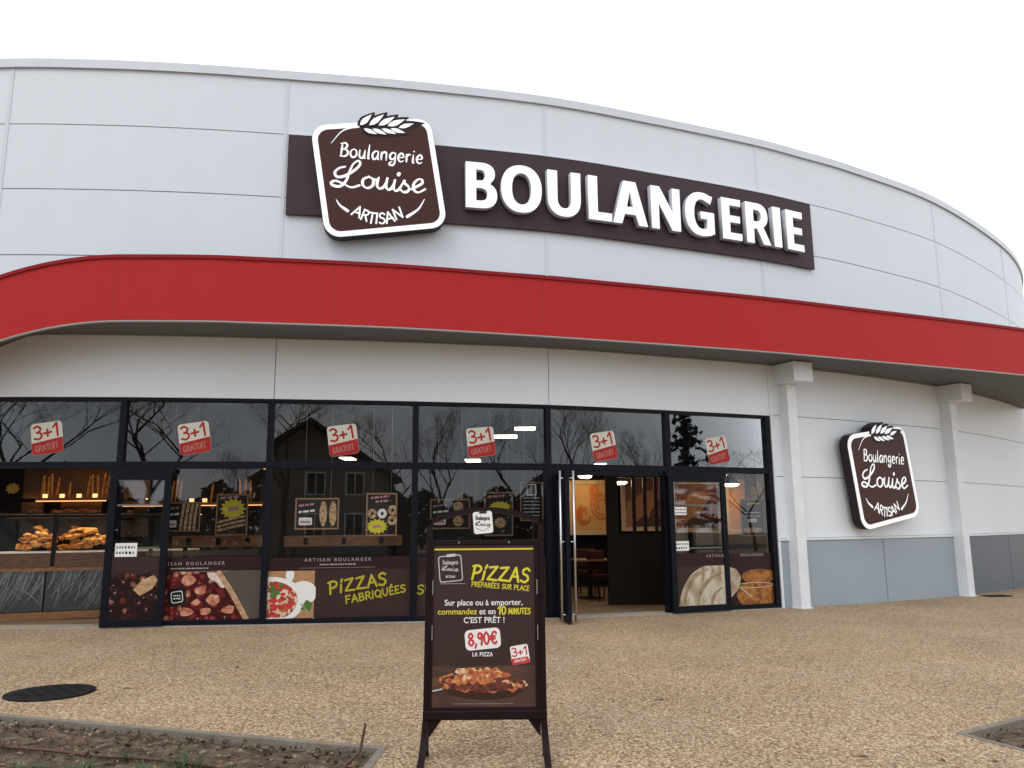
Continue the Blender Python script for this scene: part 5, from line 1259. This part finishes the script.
# feet: curved legs front and back with gussets
for s_, ua in ((-1, uL0), (1, uR1-.04)):
    mb = MB(); u0_, u1_ = ua, ua+.04; ex = -s_*-.0
    drop = vB0-.02
    fr_ = catmull([(.0, drop), (.012, drop*.6), (.05, drop*.25), (.13, .0)], 5); bk = catmull([(-.035, drop), (-.05, drop*.6), (-.10, drop*.25), (-.26, .0)], 5)
    for path, t in ((fr_, .02), (bk, .02)):
        for i in range(len(path)-1):
            (n_0, v_0), (n_1, v_1) = path[i], path[i+1]
            sp0 = s_*.018*(1-v_0/drop); sp1 = s_*.018*(1-v_1/drop)
            mb.add([(u0_+sp0, v_0, n_0-t), (u1_+sp0, v_0, n_0-t), (u1_+sp0, v_0, n_0+t), (u0_+sp0, v_0, n_0+t), (u0_+sp1, v_1, n_1-t), (u1_+sp1, v_1, n_1-t), (u1_+sp1, v_1, n_1+t), (u0_+sp1, v_1, n_1+t)],
                   [(0, 1, 2, 3), (7, 6, 5, 4), (0, 4, 5, 1), (1, 5, 6, 2), (2, 6, 7, 3), (3, 7, 4, 0)])
    g_ = [(ua+(.04 if s_ < 0 else 0), drop), (ua+(.04 if s_ < 0 else 0)-s_*.075, drop), (ua+(.04 if s_ < 0 else 0), drop-.10)]
    mb.prism(g_, -.02, .012)
    part('foot', mb, BOARDWOOD, T)
# header plate
hc = ap(483, 522.5); mb = MB(); mb.prism(rrect(.155, .16, .03, 5, hc[0]-.005, hc[1], .06), -.012, .004); hp_ = part('header_backing', mb, BOARDWOOD, T)
mb = MB(); mb.prism(rrect(.125, .142, .016, 5, hc[0], hc[1], .08), .0042, .0062); h_ = part('header_plate', mb, PRINTW, T)
mb = MB(); hb = [hc[0]-.048, hc[1]+.018]
brush(mb, ['p_'+c for c in 'Boulangerie'], hb[0], hb[1], .026, .0035, .0066, rot=-.03, width=.092, gap=.1)
part('lettering', mb, PRINTBR, h_)
LMINI = []
def mini_louise(mb, ox, oy, w, sw, n, col=None):
    S2 = [[(232, 342), (200, 350), (178, 372), (192, 394), (232, 388), (285, 356), (308, 328), (298, 312), (272, 330), (252, 372), (236, 414), (206, 442), (170, 438), (160, 424), (182, 414), (222, 430), (262, 448), (304, 438)],
          [(352, 394), (324, 408), (322, 436), (345, 452), (372, 438), (374, 408), (352, 394)], [(404, 398), (394, 432), (404, 454), (430, 444), (448, 402)], [(448, 402), (440, 440), (450, 460)],
          [(488, 410), (478, 446), (488, 466)], [(507, 378), (504, 384)], [(552, 410), (534, 426), (556, 446), (552, 468), (530, 472)], [(576, 450), (624, 428), (624, 410), (604, 408), (582, 432), (584, 462), (606, 474), (640, 458)]]
    k = w/480
    for j, st in enumerate(S2):
        pts = [(ox+(p[0]-160)*k, oy+(450-p[1])*k) for p in (catmull(st, 4) if len(st) > 2 else st)]
        mb.ribbon(pts, sw, n+.0003*(j % 2), climb=.0002)
mb = MB(); mini_louise(mb, hc[0]-.05, hc[1]-.02, .098, .0042, .0066); part('lettering', mb, PRINTBR, h_)
mb = MB(); mb.prism(rrect(.05, .018, .006, 3, hc[0], hc[1]+.066, .06), .0064, .008); mb.ribbon([(hc[0]-.045, hc[1]-.035), (hc[0], hc[1]-.055), (hc[0]+.045, hc[1]-.03)], .003, .0066); part('header_crest', mb, PRINTBR, h_)
# poster sheet
mb = MB(); mb.box(pl-.004, pr_+.004, vB1_-.004, vTp+.002, -.02, .002); PO = part('poster_sheet', mb, mat('poster_brown', (.044, .024, .022), .4, spec=.2, var=.06, vscale=4), T)
mb = MB(); yb = ap(485, 549)[1]; mb.box(pl+.002, pr_-.003, yb-.006, yb+.004, .0021, .0028); part('yellow_line', mb, PRINTY, PO)
# outline logo on the poster
c = ap(450.5, 568.5); mb = MB(); w_ = .15; h__ = .165; ro = .09
mb.ring(rrect(w_, h__, .018, 5, c[0], c[1], ro), rrect(w_-.012, h__-.012, .014, 5, c[0], c[1], ro), .0026)
mini_louise(mb, c[0]-.055, c[1]-.012, .105, .0042, .0026); brush(mb, ['p_'+k for k in 'Boulangerie'], c[0]-.05, c[1]+.026, .026, .003, .0026, width=.098, gap=.1)
brush(mb, list('ARTISAN'), c[0]-.03, c[1]-.058, .014, .0025, .0026, width=.06, gap=.15)
mb.prism(rrect(.06, .018, .007, 3, c[0]+.002, c[1]+.082, ro), .0030, .0034)
e0 = ap(440, 584); mb.box(e0[0], e0[0]+.16, e0[1], e0[1]+.002, .0022, .0026)
part('outline_logo', mb, mat('print_soft_white', (.55, .53, .52), .4), PO)
mb = MB(); a = Vector(ap(471.5, 579)); b = Vector(ap(528.5, 582.5)); r_ = math.atan2((b-a).y, (b-a).x)
brush(mb, ['P', 'i', 'Z', 'Z', 'A', 'S'], a.x, a.y, .086, .0145, .0026, rot=r_, width=(b-a).length, shear=.08)
a = Vector(ap(471.5, 586.2)); b = Vector(ap(529, 590.8)); r_ = math.atan2((b-a).y, (b-a).x)
brush(mb, list('PRÉPARÉES SUR PLACE'), a.x, a.y, .029, .0050, .0026, rot=r_, width=(b-a).length)
part('lettering', mb, PRINTY, PO)
def line(parts, xl, xr, y, size):
    """one line of mixed colours fitted between two marks"""
    u0_, v_ = ap(xl, y); u1_ = ap(xr, y)[0]
    ws = []
    for s_, m_ in parts:
        me = text_mesh(s_, size, m_, 0, 0, 0, 'LEFT', .012); w = max((v.co.x for v in me.vertices), default=0); bpy.data.meshes.remove(me); ws.append(w)
    sp = size*.26; tot = sum(ws)+sp*(len(ws)-1); sx = (u1_-u0_)/tot; x = u0_
    for (s_, m_), w in zip(parts, ws):
        part('lettering', text_mesh(s_, size, m_, x, v_, .0026, 'LEFT', .012, sx=sx), None, PO); x += (w+sp)*sx
line([('Sur place ou à emporter,', PRINTW)], 444.5, 522.5, 605.5, .050)
line([('commandez', PRINTY), ('et en', PRINTW)], 437.5, 495.5, 614.5, .050)
mb = MB(); a = ap(498, 614); b = ap(506, 614); brush(mb, list('10'), a[0], a[1]-.003, .050, .009, .0026, width=b[0]-a[0]); a = ap(508.5, 614); b = ap(530.5, 614); brush(mb, list('MINUTES'), a[0], a[1], .034, .0062, .0026, width=b[0]-a[0]); part('lettering', mb, PRINTY, PO)
line([("C'EST PRÊT !", PRINTW)], 463.5, 504.5, 623, .050)
# price tag
c = ap(482.8, 639); mb = MB(); mb.prism(rrect(.222, .122, .03, 6, c[0], c[1], .09), .0022, .0030); tg = part('price_tag', mb, PRINTW, PO)
mb = MB(); brush(mb, ['8', ',', '9', '0', '€'], c[0]-.088, c[1]-.040, .072, .0125, .0036, width=.18, rot=.08, gap=.10); part('lettering', mb, PRINTR, tg)
mb = MB(); a = ap(472.5, 655.5); b = ap(492.5, 655); brush(mb, list('LA PIZZA'), a[0], a[1]-.004, .022, .0042, .0026, width=b[0]-a[0]); part('lettering', mb, PRINTW, PO)
# small offer badge
c = ap(520, 654.5); mb = MB(); mb.prism(rrect(.112, .112, .012, 4, c[0], c[1], .16), .0022, .0028); bd = part('offer_badge', mb, PRINTW, PO)
mb = MB(); mb.prism([(p[0], min(p[1], c[1]-.018+.16*(p[0]-c[0]))) for p in rrect(.111, .111, .012, 4, c[0], c[1], .16)], .0029, .0033); part('badge_field', mb, PRINTR, bd)
mb = MB(); brush(mb, ['3', '+', '1'], c[0]-.046, c[1]-.012, .048, .0075, .0036, width=.094, gap=.1, rot=.16); part('lettering', mb, PRINTR, bd)
mb = MB(); brush(mb, list('GRATUIT'), c[0]-.034, c[1]-.047, .014, .0028, .0038, width=.075, gap=.15, rot=.16); part('lettering', mb, PRINTW, bd)
# pizza picture
uA, uB_ = pl+.002, pr_-.003
f0, f1 = ap(485, 703)[1], ap(485, 664)[1]
mb = MB(); mb.box(uA, uB_, vB1_+.002, f1-.01, .0021, .0024); part('picture_table', mb, noisy('table_brown', [(.3, (.030, .016, .013)), (.55, (.085, .040, .026)), (.75, (.24, .12, .06))], 3.0, .3, stretch=(.6, 3.0, 1), dist=.6), PO)
mb = MB()
mb.prism([ap(*p) for p in catmull([(448, 694), (470, 699), (500, 699), (521, 693), (524, 686), (485, 684), (446, 687), (448, 694)], 4)[:-1]], .0026, .0032); part('pizza_base', mb, mat('print_burnt', (.035, .012, .008), .3), PO)
rz = random.Random(31); LAY = {}
def crumb(x, y, r, kind, k_):
    n_ = 9; c = ap(x, y); q = r*.0064
    pts = [(c[0]+q*1.25*(.7+.6*rz.random())*math.cos(2*PI*i/n_), c[1]+q*.8*(.7+.6*rz.random())*math.sin(2*PI*i/n_)) for i in range(n_)]
    LAY.setdefault(kind, MB()).prism(pts, .0033, .0036+.000012*k_)
for k_ in range(300):
    t = rz.random(); x = 441+82*t
    top = 680-13*math.sin(PI*min(1, t*1.12))**.7+rz.random()*2; bot = 687+4*math.sin(PI*t)
    f = rz.random(); y = top+(bot-top)*f
    kind = 'topping_dark' if (f > .62 and rz.random() < .75) or rz.random() < .12 else ('topping_cream' if f < .55 and rz.random() < .30 else 'topping_orange')
    crumb(x, y, 1.5+2.2*rz.random(), kind, k_)
PM = {'topping_dark': noisy('topping_dark', [(.35, (.05, .010, .006)), (.6, (.17, .035, .015))], 40, .4), 'topping_orange': noisy('topping_orange', [(.35, (.28, .045, .015)), (.55, (.50, .16, .05)), (.7, (.62, .32, .13))], 45, .4), 'topping_cream': noisy('topping_cream', [(.35, (.52, .27, .11)), (.55, (.70, .50, .28)), (.68, (.80, .68, .46))], 45, .4)}
for kind, mbx in LAY.items(): part('pizza_topping', mbx, PM[kind], PO)
mb = MB(); dashes(mb, ap(452, 700)[0], ap(514, 700)[0], ap(485, 704)[1], .0045, .0028); part('small_print', mb, mat('print_dim', (.22, .18, .16), .4), PO)
mb = MB(); mb.ribbon([ap(432.8, 691), ap(440, 689.5), ap(448, 687.5)], .008, .0044); part('blade_picture', mb, mat('print_soft_white', (.55, .53, .52), .4), PO)

# ================================================================== ACROSS THE STREET (seen mirrored in the glass)
BARK = mat('bark', (.040, .032, .027), .9, var=.3, vscale=8)
def tree_meshes(seed, H, spread, depth=7):
    rnd = random.Random(seed); tr = MB(); br = MB()
    def grow(p, d, l, r, lev):
        n = 3; pts = [p]; q = p; dd = d
        for i in range(n):
            dd = (dd+Vector(((rnd.random()-.5)*.35, (rnd.random()-.5)*.35, (rnd.random()-.3)*.18))).normalized(); q = q+dd*l/n; pts.append(q)
        (tr if lev == 0 else br).tube(pts, [r*(1-.30*i/n) for i in range(n+1)], 7 if lev < 2 else (4 if lev < 4 else 3), cap=False)
        if lev >= depth: return
        for c in range(3 if lev < depth-1 else 4):
            a = rnd.random()*2*PI; t = .45+.55*rnd.random(); base = pts[1].lerp(pts[-1], t) if c else pts[-1]
            side_ = Vector((math.cos(a), math.sin(a), .25)); nd = (dd*(1-spread)+side_*spread*(.6+.6*rnd.random())).normalized()
            grow(base, nd, l*(.62+.22*rnd.random()), r*(.46 if c else .62), lev+1)
    grow(Vector((0, 0, 0)), Vector((0, 0, 1)), H*.27, H*.013, 0)
    return tr.mesh('trunk', BARK, False, fix=False), br.mesh('branches', BARK, False, fix=False)
def mirror_spot(x, y, k, dist):
    """a place across the street whose mirror image shows at this spot of the pane"""
    P, L = bay_plane(k); d = ray(x, y).normalized(); t = (P.O-CAM).dot(P.N)/d.dot(P.N); h = CAM+d*t
    r = d-P.N*2*d.dot(P.N); r.z = 0; r.normalize(); q = h+r*dist; return Vector((q.x, q.y, gz(q.x)))
kinds = [tree_meshes(5, 12, .55), tree_meshes(8, 11, .42), tree_meshes(13, 13, .62)]
tl = [(8, 2, 22, 0, 1.0, 'bare winter tree mirrored at the far left pane'), (150, 3, 20, 2, .95, 'spreading bare tree mirrored above the left sliding door'), (232, 3, 34, 1, .75, 'upright bare tree mirrored right of the second offer sticker'),
      (284, 4, 18, 2, .9, 'bare tree mirrored beside the mirrored house gable'), (392, 4, 30, 0, .95, 'bare tree mirrored right of the third offer sticker'), (440, 5, 26, 1, .95, 'bare tree mirrored left of the fourth offer sticker'),
      (510, 5, 30, 0, 1.0, 'bare tree mirrored behind the long ceiling panel'), (580, 6, 24, 1, 1.05, 'tall bare tree mirrored left of the fifth offer sticker'), (640, 6, 30, 1, .9, 'fine twigged bare tree mirrored right of the fifth offer sticker'),
      (752, 7, 32, 0, .75, 'bare tree mirrored right of the last offer sticker')]
for i, (x, k, d, kd, sc, lb) in enumerate(tl):
    q = mirror_spot(x, 470, k, d*1.25); M = Matrix.Translation(q) @ Matrix.Rotation(i*1.1, 4, 'Z') @ Matrix.Scale(sc, 4)
    T = thing('bare_tree', M, lb, 'tree', 'bare trees across the street'); part('trunk', kinds[kd][0], None, T); part('branches', kinds[kd][1], None, T)
# conifer
q = mirror_spot(687, 470, 7, 24); T = thing('pine_tree', Matrix.Translation(q), 'dark evergreen pine mirrored left of the last offer sticker', 'tree')
mb = MB(); mb.tube([(0, 0, 0), (0, 0, 8.6)], [.2, .04], 8); part('trunk', mb, BARK, T)
mb = MB(); rr = random.Random(9)
for lev in range(26):
    z = 1.6+lev*.275; r_ = (2.0*(1-lev/28))*(.5+.8*rr.random())
    for j in range(6):
        a = rr.random()*2*PI; l = r_*(.5+.7*rr.random()); dr = .35-.8*rr.random()
        for kx in range(int(16*l)+4):
            t = rr.random(); p = Vector((math.cos(a)*l*t, math.sin(a)*l*t, z+dr*l*t+.1*rr.random())); s_ = .10+.14*rr.random()
            e1 = Vector((rr.random()-.5, rr.random()-.5, rr.random()-.5)).normalized()*s_; e2 = Vector((rr.random()-.5, rr.random()-.5, rr.random()-.5)).normalized()*s_*.5
            mb.add([p-e1, p+e2, p+e1, p-e2], [(0, 1, 2, 3)])
part('crown', mb.mesh('crown', mat('pine_green', (.020, .034, .016), .7, var=.4, vscale=3), False, fix=False), None, T)
# house with gable
q = mirror_spot(308, 470, 4, 30); dirv = (Vector((0, 12, 0))-q); yaw = math.atan2(dirv.y, dirv.x)-PI/2
T = thing('gabled_house', Matrix.Translation(q) @ Matrix.Rotation(yaw, 4, 'Z'), 'dim gabled house across the street mirrored in the pizza window', 'house')
mb = MB(); mb.prism([(-4.2, -.3), (4.2, -.3), (4.2, 4.0), (0, 6.6), (-4.2, 4.0)], -8, 0)
mb.v = [(v[0], v[2], v[1]) for v in mb.v]; part('wall', mb, mat('house_render', (.20, .175, .15), .85, var=.1, vscale=1), T)
mb = MB(); 
for sx in (-1, 1): mb.add([(0, .5, 6.95), (sx*4.8, .5, 3.85), (sx*4.8, -8.4, 3.85), (0, -8.4, 6.95), (0, .5, 6.75), (sx*4.8, .5, 3.65), (sx*4.8, -8.4, 3.65), (0, -8.4, 6.75)], [(0, 1, 2, 3), (7, 6, 5, 4), (0, 4, 5, 1), (1, 5, 6, 2), (2, 6, 7, 3)])
part('roof', mb, mat('roof_tile', (.060, .040, .032), .8, var=.2, vscale=4), T)
for x in (-2.6, .4, 2.4):
    for z in (.9, 3.0 if abs(x) < 3 else 9):
        mb = MB(); mb.box(x-.5, x+.5, .004, .05, z, z+1.2); w_ = part('window', mb, PRINTW, T)
        mb = MB(); mb.box(x-.42, x-.03, .051, .06, z+.08, z+1.12); mb.box(x+.03, x+.42, .051, .06, z+.08, z+1.12); part('pane', mb, BLACK, w_)
# hedge and a far belt of trees
q0 = mirror_spot(-200, 470, 1, 38); mb = MB(); rr = random.Random(17)
for i in range(30000):
    x = -48+112*rr.random(); z = 4.6*rr.random()**.8*(.82+.14*math.sin(x*.7)+.10*math.sin(x*2.3)+.12*math.sin(x*.21)); y = -31+1.5*rr.random()
    p = Vector((x, y, gz(x)+z)); s_ = .20+.22*rr.random()
    e1 = Vector((rr.random()-.5, rr.random()-.5, rr.random()-.5)).normalized()*s_; e2 = Vector((rr.random()-.5, rr.random()-.5, rr.random()-.5)).normalized()*s_*.6
    mb.add([p-e1, p+e2, p+e1, p-e2], [(0, 1, 2, 3)])
single('hedge', mb.mesh('hedge', mat('hedge_brown', (.018, .016, .010), .85, var=.4, vscale=1.2), False, fix=False), None, Matrix(), 'long ragged dark hedge across the street mirrored low in the glazing', 'hedge')
single_road = MB(); single_road.add([(-120, -9, gz(-120)+.005), (120, -9, gz(120)+.005), (120, -19, gz(120)+.005), (-120, -19, gz(-120)+.005)], [(0, 1, 2, 3)])
single('road', single_road, mat('asphalt', (.05, .05, .052), .85, var=.2, vscale=1, bump=.3, bscale=50), Matrix(), kind='structure')

# ================================================================== LIGHT
W = bpy.data.worlds.new('World'); SC.world = W; W.use_nodes = True; nt = W.node_tree; bg = nt.nodes['Background']
sky = nt.nodes.new('ShaderNodeTexSky'); sky.sky_type = 'NISHITA'; sky.sun_disc = False
SUN_EL, SUN_AZ = math.radians(48), math.radians(205)          # azimuth clockwise from +Y
sky.sun_elevation = SUN_EL; sky.sun_rotation = SUN_AZ; sky.dust_density = 4; sky.air_density = 1; sky.ozone_density = 1
tc = nt.nodes.new('ShaderNodeTexCoord'); cl = nt.nodes.new('ShaderNodeTexNoise'); cl.inputs['Scale'].default_value = 2.2; cl.inputs['Detail'].default_value = 6; cl.inputs['Roughness'].default_value = .55
nt.links.new(tc.outputs['Generated'], cl.inputs['Vector'])
rp = nt.nodes.new('ShaderNodeValToRGB'); rp.color_ramp.elements[0].position = .35; rp.color_ramp.elements[1].position = .62
rp.color_ramp.elements[0].color = (9.0, 9.6, 10.6, 1); rp.color_ramp.elements[1].color = (15.6, 15.8, 16.0, 1)
nt.links.new(cl.outputs['Fac'], rp.inputs['Fac'])
mx = nt.nodes.new('ShaderNodeMixRGB'); mx.inputs['Fac'].default_value = .90
nt.links.new(sky.outputs['Color'], mx.inputs['Color1']); nt.links.new(rp.outputs['Color'], mx.inputs['Color2']); nt.links.new(mx.outputs['Color'], bg.inputs['Color'])
bg.inputs['Strength'].default_value = .105
sd = bpy.data.lights.new('sun', 'SUN'); sd.energy = .6; sd.angle = math.radians(25); sd.color = (1, .97, .94)
so = bpy.data.objects.new('sun', sd); COL.objects.link(so)
dv = Vector((math.sin(SUN_AZ)*math.cos(SUN_EL), math.cos(SUN_AZ)*math.cos(SUN_EL), math.sin(SUN_EL)))
so.rotation_euler = dv.to_track_quat('Z', 'Y').to_euler()
vs = SC.view_settings; vs.view_transform = 'Standard'; vs.look = 'None'; vs.gamma = 1; vs.use_curve_mapping = False; vs.exposure = 0
cy = SC.cycles; cy.max_bounces = 10; cy.transparent_max_bounces = 16; cy.diffuse_bounces = 4; cy.glossy_bounces = 4
cy.use_denoising = True; cy.sample_clamp_indirect = 6
